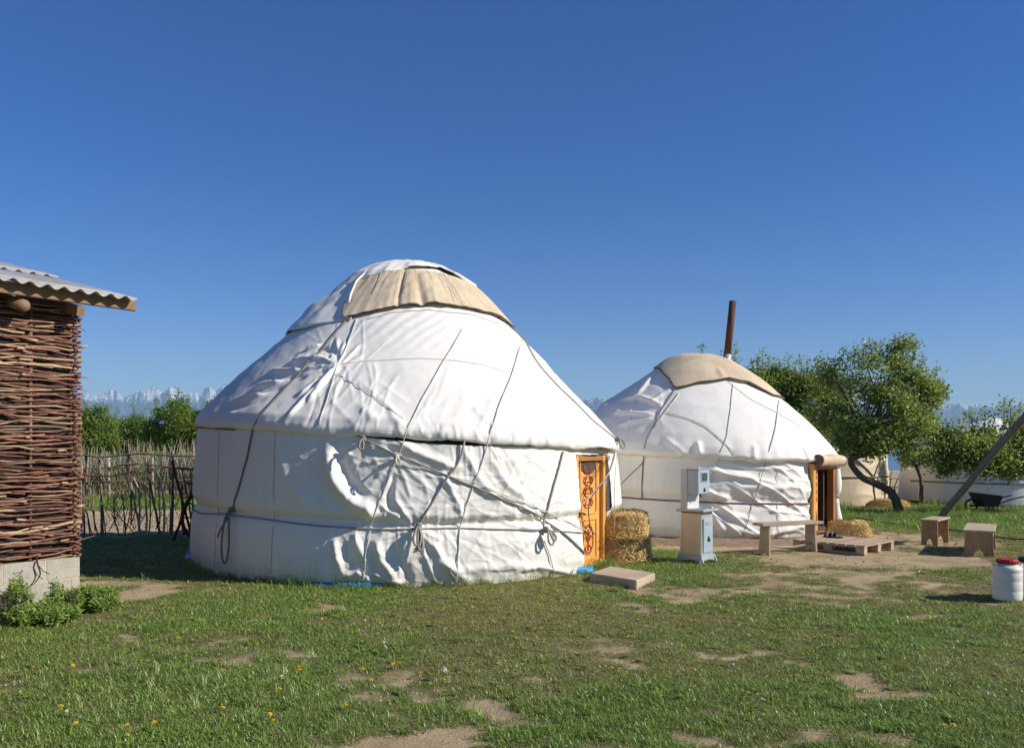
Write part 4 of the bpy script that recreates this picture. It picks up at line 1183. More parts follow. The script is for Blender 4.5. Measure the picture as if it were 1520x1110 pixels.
# ------------------------------------------------------------------ foliage
def leaf_mat(name, a, b, c, trans=0.35):
    m = NT(name)
    t = m.attr()
    col = m.ramp(t, [(0.0, a), (0.5, b), (1.0, c)])
    tr = m.node('ShaderNodeBsdfTranslucent', {'Color': m.mix(0.5, col, (0.30, 0.36, 0.05))})
    m.set(m.b.inputs['Base Color'], col); m.b.inputs['Roughness'].default_value = 0.42; m.b.inputs['Specular IOR Level'].default_value = 0.45
    mx = m.node('ShaderNodeMixShader', {0: min(trans + .07, .6), 1: m.b.outputs[0], 2: tr.outputs[0]})
    m.t.links.new(mx.outputs[0], m.out.inputs['Surface'])
    return m.m
MAT['leaf'] = leaf_mat('apple_leaf', (0.13, 0.185, 0.04), (0.29, 0.37, 0.09), (0.46, 0.51, 0.19), .45)
MAT['leaf_orchard'] = leaf_mat('orchard_leaf', (0.13, 0.20, 0.036), (0.24, 0.35, 0.07), (0.36, 0.46, 0.12), .45)
MAT['bark'] = surf('grey_brown_bark', (0.06, 0.045, 0.034), (0.17, 0.135, 0.10), 16, (1, 1, .5), 0.9, 0.8, 0.01)

def leaves_at(mb, C, N, size, spread, tone, wf=.34):
    """N[i] small folded leaves round every centre C[i]"""
    C = np.repeat(C, N, 0); n = len(C)
    tone = np.repeat(tone, N) + nr.normal(0, .16, n)
    p = C + nr.normal(0, 1, (n, 3)) * spread
    a = nr.normal(0, 1, (n, 3)); a[:, 2] = a[:, 2] * .7 + .25
    a /= np.linalg.norm(a, axis=1)[:, None]
    u = nr.normal(0, 1, (n, 3)); u[:, 2] += .9
    b = np.cross(a, u); b /= np.linalg.norm(b, axis=1)[:, None] + 1e-9
    h = np.cross(a, b)
    L = (size * nr.uniform(.65, 1.25, n))[:, None]
    Wd = L * wf
    v = np.stack([p, p + a * L * .5 + b * Wd + h * L * .10, p + a * L, p + a * L * .5 - b * Wd + h * L * .10], 1).reshape(-1, 3)
    i = np.arange(n) * 4
    mb.add(v, [np.stack([i, i + 1, i + 2], -1), np.stack([i, i + 2, i + 3], -1)], np.repeat(np.clip(tone, 0, 1), 4))

def apple_tree(name, label, group, Y, blobs, shoots, trunk, mat, leaf=.085, dens=1.0, yspread=.8, hole=-.18, nleaf=12):
    """blobs: (px, py, radius px, depth offset); shoots: (px base, py base, px tip, py tip); trunk: points (px, py, radius px, depth offset)"""
    k = Y / F
    tp = np.array([at(a_, b_, Y + d_) for a_, b_, r_, d_ in trunk]); tr_ = np.array([r_ * k for a_, b_, r_, d_ in trunk])
    base = tp[0].copy(); base[2] = float(ground_z(0, base[1]))
    t = thing(name, label, 'tree', base, 0, group)
    tp[0][2] = base[2] - .05
    sl_ = smooth_line(tp, 8)
    wood = MB()
    wood.tube(sl_ + .012 * np.stack([vnoise(np.arange(len(sl_)) * .5, np.zeros(len(sl_)), q) for q in (1, 2, 3)], -1), np.interp(np.linspace(0, 1, len(sl_)), np.linspace(0, 1, len(tr_)), tr_), 9)
    wood.build('trunk', MAT['bark'], t)
    br = MB(); lf = MB()
    head = sl_[-1]
    cc, nn, tt = [], [], []
    for (bx, by, r_, d_) in blobs:
        c = at(bx, by + 3, Y + d_); r = r_ * k * .90
        # limb to the blob
        st = sl_[rnd.randint(int(len(sl_) * .6), len(sl_) - 1)]
        mid = (st + c) / 2 + np.array([rnd.uniform(-.15, .15), rnd.uniform(-.15, .15), -.12 * r])
        lp = smooth_line([st, mid, c], 5)
        br.tube(lp, np.linspace(max(.035, tr_[-1] * .7), .015, len(lp)), 6)
        n = int(330 * dens * (r / .8) ** 2) + 10
        q = nr.normal(0, 1, (n, 3)); q /= np.linalg.norm(q, axis=1)[:, None]
        rad = r * nr.uniform(.25, 1.0, n) ** .55 * (1 + .22 * nr.normal(0, 1, n) * .5)
        pos = c + q * rad[:, None] * np.array([1, yspread, .88])
        # leave holes where a coarse noise is low
        keep = vnoise(pos[:, 0] * 2.3 + pos[:, 1], pos[:, 2] * 2.3 - pos[:, 1] * .7, 5) > hole
        pos = pos[keep]
        cc.append(pos); nn.append(nr.integers(int(nleaf * .6), int(nleaf * 1.5), len(pos)))
        tt.append(.42 + .22 * vnoise(pos[:, 0] * 1.7, pos[:, 2] * 1.7, 6) + .10 * nr.normal(0, 1, len(pos)))
        for j in range(0, len(pos), 9):
            br.tube([c + (pos[j] - c) * .25, c + (pos[j] - c) * .65 + np.array([0, 0, .03]), pos[j]], [.012, .008, .004], 4)
    if cc:
        leaves_at(lf, np.concatenate(cc), np.concatenate(nn), leaf, .10, np.concatenate(tt))
    for (ax_, ay_, bx, by, d_) in shoots:
        p0, p1 = at(ax_, ay_, Y + d_), at(bx, by, Y + d_)
        n = max(4, int(np.linalg.norm(p1 - p0) / .045))
        L = p0 + (p1 - p0) * np.linspace(0, 1, n)[:, None] + .02 * nr.normal(0, 1, (n, 3))
        br.tube([p0, (p0 + p1) / 2 + np.array([.02, 0, 0]), p1], [.012, .008, .004], 4)
        leaves_at(lf, L, nr.integers(5, 10, n), leaf * .9, .06, np.full(n, .6))
    o = br.build('limbs', MAT['bark'], t); o['kind'] = 'stuff'
    o = lf.build('foliage', MAT[mat], t); o['kind'] = 'stuff'
    return t

# the crooked tree
apple_tree('apple_tree', 'crooked apple tree with bent leaning trunk and dense green crown beside the beige yurt', 'apple trees around the yurts', 20.8,
    [(1262, 585, 46, .3), (1300, 560, 46, -.3), (1330, 545, 32, .2), (1350, 585, 42, 0), (1378, 580, 24, -.2), (1310, 610, 55, -.5), (1350, 628, 40, -.4), (1270, 632, 42, -.2), (1372, 612, 26, .2),
     (1336, 520, 20, 0), (1352, 515, 13, .1), (1300, 650, 36, -.5), (1255, 655, 22, -.3), (1345, 655, 26, -.3), (1385, 640, 18, 0), (1240, 560, 34, .6), (1285, 535, 22, .2), (1225, 600, 40, .8), (1390, 578, 12, 0), (1360, 560, 22, -.2)],
    [(1240, 560, 1236, 535, .4), (1250, 545, 1252, 515, .3), (1285, 540, 1283, 510, .2), (1292, 540, 1292, 507, .2), (1305, 530, 1308, 508, 0), (1335, 520, 1333, 498, 0), (1350, 515, 1352, 498, .1), (1355, 530, 1362, 505, .1), (1228, 570, 1222, 530, .5), (1380, 570, 1400, 577, 0), (1318, 530, 1316, 512, 0), (1262, 545, 1263, 520, .2), (1274, 540, 1271, 516, .2), (1298, 535, 1300, 505, .2), (1327, 520, 1325, 503, 0), (1343, 510, 1344, 500, 0), (1365, 545, 1374, 530, 0), (1246, 550, 1243, 530, .3), (1385, 560, 1392, 545, 0), (1390, 600, 1402, 590, 0)],
    [(1337, 753, 7, 0), (1326, 735, 6, 0), (1309, 722, 5.5, -.1), (1285, 711, 5, -.2), (1271, 699, 4.5, -.2), (1263, 684, 4, -.3), (1280, 674, 3.6, -.4), (1302, 666, 3.2, -.4), (1318, 650, 3, -.3)], 'leaf', dens=1.12)
apple_tree('apple_tree', 'dark apple tree behind the smaller yurt, its shoots rising past the stovepipe', 'apple trees around the yurts', 25.0,
    [(1130, 575, 30, 0), (1160, 575, 36, .3), (1195, 585, 42, 0), (1215, 620, 40, .2), (1175, 615, 40, 0), (1235, 590, 34, .3), (1205, 560, 24, 0), (1120, 560, 18, 0), (1150, 555, 18, .2), (1240, 640, 36, 0), (1185, 650, 40, 0), (1095, 565, 16, 0), (1225, 560, 24, 0)],
    [(1130, 555, 1132, 518, 0), (1140, 555, 1142, 528, 0), (1160, 555, 1161, 536, 0), (1178, 560, 1180, 536, 0), (1197, 560, 1197, 534, .1), (1124, 560, 1123, 530, 0), (1212, 560, 1213, 534, 0), (1110, 560, 1109, 545, 0), (1150, 555, 1152, 532, 0), (1168, 555, 1170, 530, 0), (1188, 560, 1189, 530, .2), (1205, 560, 1206, 545, .2), (1118, 550, 1116, 535, 0), (1042, 535, 1043, 512, 0), (1090, 545, 1090, 512, 0), (1094, 550, 1097, 536, 0), (1066, 535, 1067, 527, 0), (1220, 555, 1219, 530, 0)],
    [(1190, 748, 7, 0), (1188, 715, 6, 0), (1192, 690, 5, .1), (1188, 650, 4, 0)], 'leaf', dens=1.3)
apple_tree('apple_tree', 'low spreading apple tree behind the leaning pole, hiding most of the distant white yurt', 'apple trees around the yurts', 20.5,
    [(1412, 655, 26, .2), (1440, 668, 30, -.2), (1470, 672, 32, -.2), (1505, 668, 36, 0), (1540, 660, 42, 0), (1450, 648, 20, .3), (1512, 635, 26, .2), (1545, 620, 36, .3), (1420, 680, 22, -.2), (1400, 668, 16, -.1), (1455, 688, 20, -.3), (1500, 690, 22, -.3), (1580, 660, 50, .3), (1400, 690, 12, -.2), (1470, 652, 16, .1), (1540, 690, 24, -.2)],
    [(1412, 640, 1413, 620, 0), (1424, 640, 1436, 610, 0), (1442, 640, 1443, 612, .2), (1460, 640, 1462, 606, .2), (1472, 640, 1476, 610, .1), (1490, 620, 1489, 590, 0), (1500, 620, 1498, 592, 0), (1512, 612, 1514, 596, 0), (1380, 690, 1362, 680, 0), (1375, 680, 1350, 672, 0)],
    [(1560, 762, 9, 0), (1556, 730, 8, 0), (1545, 700, 7, 0), (1515, 685, 5, -.1), (1490, 672, 4, -.1)], 'leaf', dens=2.0, hole=-.5)
apple_tree('young_tree', 'thin young tree with forked grey trunk before the lake', 'apple trees around the yurts', 25.0,
    [(1352, 672, 12, 0), (1366, 668, 13, 0), (1378, 678, 9, 0), (1345, 682, 8, 0)], [(1352, 668, 1350, 655, 0)],
    [(1368, 740, 3, 0), (1367, 715, 2.6, 0), (1361, 695, 2.2, 0), (1353, 682, 1.8, 0)], 'leaf', dens=.9)
# orchard beyond the brushwood fence
OR = 'orchard trees behind the brushwood fence'
apple_tree('apple_tree', 'orchard tree close to the shed wall, with one drooping top branch', OR, 33, [(132, 625, 24, 0), (152, 632, 24, .3), (120, 640, 28, 0), (140, 650, 24, 0), (100, 630, 28, 0), (150, 608, 9, 0), (160, 655, 18, 0)], [(130, 610, 122, 592, 0), (140, 612, 165, 605, 0), (118, 615, 112, 590, 0)], [(128, 712, 5, 0), (130, 680, 4, 0), (134, 645, 3, 0)], 'leaf_orchard', .085, 2.0, .8, -.75)
apple_tree('apple_tree', 'shorter orchard tree second from the shed, below the snowy ridge', OR, 37, [(185, 640, 26, 0), (206, 632, 22, 0), (176, 655, 20, 0), (214, 652, 22, 0), (170, 632, 12, 0)], [(200, 620, 198, 600, 0), (172, 622, 172, 608, 0), (212, 620, 214, 606, 0)], [(192, 706, 4, 0), (192, 680, 4, 0), (194, 650, 3, 0)], 'leaf_orchard', .085, 2.0, .8, -.75)
apple_tree('apple_tree', 'tallest orchard tree, its shoots standing before the snowy peaks', OR, 34, [(240, 630, 26, 0), (262, 622, 30, -.2), (250, 648, 28, 0), (280, 640, 26, 0), (264, 602, 13, 0), (232, 612, 12, 0), (222, 640, 18, 0), (280, 618, 14, 0)], [(262, 595, 264, 578, 0), (250, 605, 250, 585, 0), (278, 605, 279, 588, 0), (231, 605, 231, 592, 0), (270, 600, 272, 586, 0), (240, 615, 242, 600, 0)], [(256, 710, 5, 0), (256, 680, 4.5, 0), (258, 645, 3.5, 0)], 'leaf_orchard', .085, 2.0, .8, -.75)
apple_tree('apple_tree', 'orchard tree half hidden behind the edge of the large yurt', OR, 34, [(305, 640, 26, 0), (320, 622, 18, 0), (316, 602, 10, 0), (300, 655, 24, 0), (338, 640, 30, 0), (294, 620, 14, 0)], [(316, 606, 320, 588, 0), (312, 615, 306, 596, 0), (322, 610, 328, 594, 0)], [(318, 710, 5, 0), (318, 680, 4.5, 0), (318, 645, 3.5, 0)], 'leaf_orchard', .085, 2.0, .8, -.75)
tw = MB(); tc = []
for k in range(3000):
    x_ = rnd.uniform(-27, -7.5); y_ = rnd.uniform(39, 46); tc.append((x_, y_, float(ground_z(0, y_)) + rnd.uniform(.2, 2.3)))
leaves_at(tw, np.array(tc), nr.integers(8, 16, len(tc)), .13, .3, nr.uniform(.2, .7, len(tc)))
tw.build('undergrowth', MAT['leaf_orchard'], kind='stuff')

# ------------------------------------------------------------------ weeds at the foot of the shed
MAT['weed'] = leaf_mat('weed_leaf', (0.14, 0.23, 0.035), (0.25, 0.37, 0.07), (0.36, 0.47, 0.11), .3)
MAT['weed_dull'] = leaf_mat('dull_weed_leaf', (0.05, 0.075, 0.03), (0.10, 0.115, 0.05), (0.17, 0.15, 0.08), .2)
def weed(label, px, py, h, wid, nst, mat, tall=0, depth=.2):
    g_ = on_ground(px, py)
    t = thing('weed', label, 'weed', g_, 0, 'weeds at the foot of the shed')
    st, lv = MB(), MB()
    for k in range(nst):
        a_ = rnd.uniform(0, 6.28); rr = rnd.uniform(0, 1) ** .6
        hh = h * rnd.uniform(.55, 1.0) * (1 - .45 * rr)
        b0 = g_ + np.array([wid * .55 * rr * math.cos(a_), depth * .6 * rr * math.sin(a_), 0])
        tip = b0 + np.array([wid * .5 * rr * math.cos(a_) + rnd.uniform(-.03, .03), depth * .5 * rr * math.sin(a_), hh])
        L = smooth_line([b0, (b0 + tip) / 2 + np.array([0, 0, hh * .08]), tip], 5)
        st.tube(L, np.linspace(.004, .0015, len(L)), 4)
        for j, q in enumerate(L[2:]):
            leaves_at(lv, np.array([q]), np.array([20]), .034 + .02 * (1 - j / len(L)), .018, np.array([.35 + .4 * j / len(L)]), .15)
    st.build('stems', MAT[mat], t)['kind'] = 'stuff'
    lv.build('leaves', MAT[mat], t)['kind'] = 'stuff'
weed('bushy bright green weed nearest the shed corner', 132, 905, .26, .30, 60, 'weed')
weed('dense green weed growing between the two tall stems', 60, 925, .22, .34, 52, 'weed')
weed('tall upright weed stem before the joint of the cinder blocks', 82, 915, .40, .09, 9, 'weed')
weed('tall leafy weed stem farther along the block wall from the corner', 32, 908, .38, .12, 11, 'weed')
weed('dull purplish weed at the photograph edge by the blocks', 8, 915, .24, .16, 22, 'weed_dull')
weed('dull brown low weed between the green ones, topped with dry leaves', 98, 912, .20, .12, 20, 'weed_dull')

# ------------------------------------------------------------------ grass
def grass_mat():
    m = NT('grass_blades')
    r_ = m.rand(); t = m.attr()
    a = m.ramp(t, [(0.0, (0.15, 0.19, 0.04)), (0.45, (0.275, 0.32, 0.08)), (0.75, (0.39, 0.41, 0.14)), (1.0, (0.64, 0.57, 0.34))])
    hs = m.node('ShaderNodeHueSaturation', {'Color': a, 'Value': m.math('MULTIPLY_ADD', r_, 0.65, 0.68), 'Hue': m.math('MULTIPLY_ADD', m.math('FRACT', m.math('MULTIPLY', r_, 7.3)), 0.035, 0.48)})
    ls = m.node('ShaderNodeAttribute', attribute_name='lush', attribute_type='INSTANCER').outputs['Fac']
    k = m.math('MULTIPLY_ADD', ls, 0.5, 0.5, clamp=True)
    col = m.mix(1.0, hs.outputs[0], m.ramp(k, [(0.1, (1.20, 1.04, 0.90)), (0.45, (1.02, 1.05, 0.92)), (0.85, (0.84, 1.06, 0.78))]), 'MULTIPLY')
    tr = m.node('ShaderNodeBsdfTranslucent', {'Color': col})
    m.set(m.b.inputs['Base Color'], col); m.b.inputs['Roughness'].default_value = 0.36; m.b.inputs['Specular IOR Level'].default_value = 0.4
    m.t.links.new(m.node('ShaderNodeMixShader', {0: 0.38, 1: m.b.outputs[0], 2: tr.outputs[0]}).outputs[0], m.out.inputs['Surface'])
    return m.m
GRASS = grass_mat()
def tuft(n, rad, h0, h1, w, bend, tone0, tone1, seed, flat=0.0):
    q = random.Random(seed); mb = MB()
    for k in range(n):
        a_, d_ = q.uniform(0, 6.283), rad * math.sqrt(q.random())
        b = np.array([d_ * math.cos(a_), d_ * math.sin(a_), -.006])
        h = q.uniform(h0, h1); f = q.uniform(0, 6.283)
        out = np.array([math.cos(f), math.sin(f), 0]); side = np.array([-math.sin(f), math.cos(f), 0]) * w * q.uniform(.7, 1.2) / 2
        be = bend * q.uniform(.4, 1.3)
        m_ = b + out * be * h * .35 + np.array([0, 0, h * (.62 - flat)]); t_ = b + out * be * h + np.array([0, 0, h * (1 - flat * 1.6)])
        mb.add([b - side * .8, b + side * .8, m_ - side, m_ + side, t_], [np.array([[0, 1, 3, 2]]), np.array([[2, 3, 4]])], q.uniform(tone0, tone1))
    return mb.mesh('tuft', GRASS, False)
TUFTS = [tuft(22, .07, .010, .032, .0052, 1.0, .15, .60, 1), tuft(22, .07, .010, .028, .006, 1.1, .1, .7, 2), tuft(20, .065, .014, .045, .005, .9, .2, .65, 3), tuft(22, .075, .010, .028, .006, 1.2, .3, .85, 4),
         tuft(9, .025, .04, .065, .017, 1.2, .25, .7, 5, .35), tuft(8, .02, .035, .06, .013, 1.3, .4, .85, 6, .38),
         tuft(4, .05, .04, .11, .0032, 1.0, .86, 1.0, 7), tuft(24, .10, .07, .17, .006, .7, .2, .65, 8), tuft(14, .08, .008, .026, .006, 1.2, .75, 1.0, 9)]
tc = bpy.data.collections.new('grass_tufts')
for k, me in enumerate(TUFTS):
    o = bpy.data.objects.new('tuft_%d' % k, me); tc.objects.link(o)
def scatter(name, P, rz, tilt, scl, idx, lush):
    me = bpy.data.meshes.new(name)
    me.vertices.add(len(P)); me.vertices.foreach_set('co', P.reshape(-1).astype(np.float32))
    a = me.attributes.new('rot', 'FLOAT_VECTOR', 'POINT'); a.data.foreach_set('vector', np.stack([tilt[:, 0], tilt[:, 1], rz], -1).reshape(-1).astype(np.float32))
    a = me.attributes.new('scl', 'FLOAT', 'POINT'); a.data.foreach_set('value', scl.astype(np.float32))
    a = me.attributes.new('lush', 'FLOAT', 'POINT'); a.data.foreach_set('value', lush.astype(np.float32))
    a = me.attributes.new('idx', 'INT', 'POINT'); a.data.foreach_set('value', idx.astype(np.int32))
    ob = bpy.data.objects.new(name, me); COL.objects.link(ob); ob['kind'] = 'stuff'
    ng = bpy.data.node_groups.new(name, 'GeometryNodeTree')
    ng.interface.new_socket('Geometry', in_out='INPUT', socket_type='NodeSocketGeometry'); ng.interface.new_socket('Geometry', in_out='OUTPUT', socket_type='NodeSocketGeometry')
    N = ng.nodes.new; L = ng.links.new
    gi_, go = N('NodeGroupInput'), N('NodeGroupOutput')
    ci = N('GeometryNodeCollectionInfo'); ci.inputs[0].default_value = tc; ci.inputs['Separate Children'].default_value = True; ci.inputs['Reset Children'].default_value = True
    ip = N('GeometryNodeInstanceOnPoints'); ip.inputs['Pick Instance'].default_value = True
    def na(nm, ty):
        q = N('GeometryNodeInputNamedAttribute'); q.data_type = ty; q.inputs[0].default_value = nm; return q.outputs[0]
    L(gi_.outputs[0], ip.inputs['Points']); L(ci.outputs[0], ip.inputs['Instance']); L(na('idx', 'INT'), ip.inputs['Instance Index']); L(na('rot', 'FLOAT_VECTOR'), ip.inputs['Rotation']); L(na('scl', 'FLOAT'), ip.inputs['Scale'])
    L(ip.outputs[0], go.inputs[0])
    ob.modifiers.new('scatter', 'NODES').node_group = ng
    return ob
def inside(x, y):
    m = np.hypot(x - Y1.cx, y - Y1.cy) < 3.05
    m |= np.hypot(x - Y2.cx, y - Y2.cy) < 2.60
    m |= np.hypot(x - 9.75, y - 27) < 2.6
    m |= np.hypot(x - 1.30, (y - 9.45) * 1.6) < .5
    m |= np.hypot(x - 2.42, y - 11.08) < .2
    m |= np.hypot(x - 15.6, y - 26.6) < 2.6
    s_ = (x - A[0]) * dW[0] + (y - A[1]) * dW[1]; n_ = (x - A[0]) * nW[0] + (y - A[1]) * nW[1]
    m |= (s_ > -.01) & (s_ < LW) & (n_ < .012) & (n_ > -DW)
    return m
pts, scl, idx, lsh = [], [], [], []
for y0, y1, dn, sc_ in ((3.0, 5, 760, .80), (5, 7, 600, .84), (7, 10, 400, .95), (10, 15, 230, 1.2), (15, 22, 95, 1.8), (22, 34, 34, 2.6)):
    hw_ = y1 * .66 + 1.6
    n = int(dn * (y1 - y0) * hw_ * 2)
    x, y_ = nr.uniform(-hw_, hw_, n), nr.uniform(y0, y1, n)
    b = bare(x, y_)
    pr = np.maximum(np.clip(1.06 - b * 1.25, 0, 1) ** 1.3, .07 * (vnoise(x * 4, y_ * 4, 77) > 0))
    keep = (nr.random(n) < pr) & ~inside(x, y_)
    x, y_, b = x[keep], y_[keep], b[keep]
    n = len(x)
    lush = fbm(x * .55, y_ * .7, 3, 71) + .35 * vnoise(x * 3, y_ * 3, 73)
    far = sstep(13, 17, y_)
    u = nr.random(n)
    id_ = np.where(u < .3, 0, np.where(u < .55, 1, np.where(u < .75, 3, 2)))
    id_ = np.where((lush > .2) & (nr.random(n) < .7), 2, id_)
    id_ = np.where(nr.random(n) < .09 + .05 * (lush < -.2), 4 + (nr.random(n) < .5), id_)
    # seedy, dry stalks at the lower left
    dry = np.exp(-((x + 1.6) / 1.5) ** 2 - ((y_ - 5.3) / .9) ** 2)
    id_ = np.where(nr.random(n) < .012 + .10 * dry, 6, id_)
    id_ = np.where(nr.random(n) < .085 + .35 * np.clip(b, 0, .7), 8, id_)
    dist1 = np.hypot(x - Y1.cx, y_ - Y1.cy) - 3.05
    id_ = np.where((dist1 < .16) & (nr.random(n) < .45), 7, id_)
    id_ = np.where((far > .5) & (nr.random(n) < .30 * (lush > -.1)), 7, id_)
    s_ = sc_ * nr.uniform(.6, 1.2, n) * (1 - .45 * np.clip(b, 0, 1)) * (1 + .25 * np.clip(lush, -.6, 1))
    s_ = np.where(id_ == 7, s_ * .75 / (1 + .3 * far), s_)
    near_ = 1 - sstep(18, 40, np.hypot(x, y_))
    z = ground_z(x, y_) + near_ * (0.012 * fbm(x * 0.9, y_ * 0.9, 3, 2) + 0.006 * fbm(x * 5, y_ * 5, 3, 3) - 0.018 * b)
    pts.append(np.stack([x, y_, z], -1)); scl.append(s_); idx.append(id_); lsh.append(lush - 1.2 * b + .6 * far)
pts, scl, idx = np.concatenate(pts), np.concatenate(scl), np.concatenate(idx)
scatter('grass', pts, nr.uniform(0, 6.28, len(pts)), nr.normal(0, .12, (len(pts), 2)), scl, idx, np.concatenate(lsh))
# ------------------------------------------------------------------ props
MAT['concrete'] = surf('sandy_concrete', (0.42, 0.325, 0.21), (0.60, 0.48, 0.325), 14, rough=.95, bump=.6, dist=.006)
MAT['bench_wood'] = surf('weathered_bench_wood', (0.24, 0.165, 0.10), (0.66, 0.53, 0.37), 15, (.6, 6, 6), .85, .4, .003)
MAT['stool_wood'] = surf('brown_stool_wood', (0.22, 0.12, 0.055), (0.54, 0.35, 0.185), 15, (3, 3, .8), .85, .4, .003, rand=.2)
MAT['stool_top'] = surf('pale_stool_top', (0.34, 0.26, 0.155), (0.68, 0.56, 0.38), 15, (1, 3, 3), .85, .4, .003)
MAT['pallet_wood'] = surf('pallet_wood', (0.26, 0.18, 0.11), (0.66, 0.51, 0.35), 15, (.6, 6, 6), .9, .4, .003, rand=.3)
MAT['galv'] = surf('galvanised_tin', (0.52, 0.52, 0.49), (0.74, 0.73, 0.68), 5, rough=.42, bump=.12, metal=.6)
MAT['galv_sky'] = surf('sky_tinted_tin', (0.42, 0.50, 0.55), (0.56, 0.64, 0.68), 5, rough=.45, bump=.1, metal=.35)  # bluish because the sky's reflection is put into the tin colour
MAT['tin_white'] = surf('white_enamel', (0.62, 0.62, 0.58), (0.74, 0.74, 0.70), 5, rough=.45, bump=.1, metal=.1)
MAT['mirror'] = surf('dark_mirror', (0.05, 0.07, 0.075), (0.10, 0.13, 0.14), 8, rough=.12, bump=0, spec=.8)
MAT['ink'] = surf('black_emblem', (0.012, 0.012, 0.012), (0.03, 0.03, 0.03), 20, rough=.6, bump=0)

def axes(dx, dy):
    e = np.array([dx, dy, 0.0]); e /= np.linalg.norm(e)
    return e, np.array([-e[1], e[0], 0.0]), np.array([0, 0, 1.0])

# concrete doorstep
g_ = on_ground(930, 866)
e1 = np.array([.98, .05, 0])
corners = [on_ground(876, 862)[:2], on_ground(945, 874)[:2], on_ground(973, 862)[:2], on_ground(906, 851)[:2]]
t = thing('door_step', 'flat concrete slab doorstep before the carved orange door', 'doorstep', g_)
mb = MB()
mb.prism(corners, (0, 0, -.02), (1, 0, 0), (0, 1, 0), (0, 0, 1), .115)
o = mb.build('slab', MAT['concrete'], t, False, .012)

# wash stand of tin, its front turned to the sun
g_ = on_ground(1034, 834)
al = R(43)
n_ = np.array([math.cos(al), -math.sin(al), 0]); e_ = np.array([math.sin(al), math.cos(al), 0]); z_ = np.array([0, 0, 1.0])
o0 = g_ + z_ * float(0)
AX = np.stack([e_, n_, z_])
def wsp(a, b, c): return o0 + e_ * a + n_ * b + z_ * c        # a across the front, b outwards, c up
ws = thing('wash_stand', 'outdoor tin washstand with water tank, small mirror and basin cabinet', 'washstand', g_)
w, d = .33, .33
mb = MB()
mb.box(wsp(0, 0, .40), (w, d, .58), AX, taper=.96); mb.build('cabinet', MAT['galv'], ws, False, .012)
fo = MB()
for sx, nm in ((1, 0), (-1, 0)):
    fo.prism([(-w / 2 - .06, 0), (-w / 2 - .035, 0), (-w / 2 + .05, .055), (0, .07), (w / 2 - .05, .055), (w / 2 + .035, 0), (w / 2 + .06, 0), (w / 2 + .01, .13), (-w / 2 - .01, .13)], wsp(0, sx * (d / 2 + .004), -.01), e_, z_, n_ * sx, .012)
    fo.prism([(-d / 2 - .06, 0), (-d / 2 - .035, 0), (-d / 2 + .05, .055), (0, .07), (d / 2 - .05, .055), (d / 2 + .035, 0), (d / 2 + .06, 0), (d / 2 + .01, .13), (-d / 2 - .01, .13)], wsp(sx * (w / 2 + .004), 0, -.01), n_, z_, e_ * sx, .012)
fo.build('flared_base', MAT['galv_sky'], ws, False)
mb = MB(); mb.box(wsp(0, .01, .715), (w + .09, d + .10, .035), AX); mb.build('basin_top', MAT['galv'], ws, False, .010)
mb = MB(); mb.lathe([(.13, .734), (.128, .738), (.10, .70), (.05, .69), (.001, .688)], (0, 0, 0), 20)
mb.v[-1] = mb.v[-1] @ np.eye(3) + o0 + n_ * .05; mb.build('basin', MAT['galv_sky'], ws)
fd_ = MB().box(wsp(0, d / 2 + .006, .38), (.24, .014, .46), AX).build('cabinet_door', MAT['galv_sky'], ws, False, .006)
MB().box(wsp(0, d / 2 + .016, .545), (.14, .008, .05), AX).build('door_plate', MAT['galv'], fd_, False, .004)
def emblem(c, s_, par):
    mb = MB(); a = np.linspace(0, 6.0, 16)
    for cx_, cy_, r_ in ((0, .35, .32), (-.3, -.3, .3), (.32, -.35, .36)):
        mb.tube([c + n_ * .002 + (e_ * (cx_ + r_ * math.cos(q)) + z_ * (cy_ + r_ * math.sin(q))) * s_ for q in a], s_ * .16, 5)
    mb.tube([c + n_ * .002 + (e_ * (-.5) + z_ * .6) * s_, c + n_ * .002 + (e_ * .5 - z_ * .7) * s_], s_ * .17, 5)
    return mb.build('emblem', MAT['ink'], par)
emblem(wsp(.01, d / 2 + .014, .33), .045, fd_)
mb = MB()
mb.box(wsp(0, -.105, 1.0), (w - .02, .11, .54), AX); mb.build('back_cabinet', MAT['tin_white'], ws, False, .006)
tk = MB().box(wsp(0, .03, 1.10), (w - .03, .165, .33), AX).build('water_tank', MAT['galv_sky'], ws, False, .008)
MB().box(wsp(0, .028, 1.272), (w - .0, .19, .012), AX).build('tank_lid', MAT['galv'], tk, False, .003)
MB().tube([wsp(.02, .02, 1.276), wsp(.02, .02, 1.30)], .018, 10).build('lid_knob', MAT['tin_white'], tk)
MB().box(wsp(.0, .1165, 1.165), (.17, .010, .14), AX).build('mirror_frame', MAT['galv_sky'], tk, False, .003)
MB().box(wsp(.0, .1225, 1.165), (.14, .006, .11), AX).build('mirror', MAT['mirror'], tk, False)
emblem(wsp(.01, .114, .99), .034, tk)
MB().tube([wsp(0, .06, .94), wsp(0, .06, .90), wsp(0, .075, .885)], [.012, .012, .009], 8).build('tap', MAT['iron'], ws)
MB().box(wsp(.10, .17, .748), (.05, .035, .026), AX).build('soap', MAT['tin_white'], ws, False, .008)

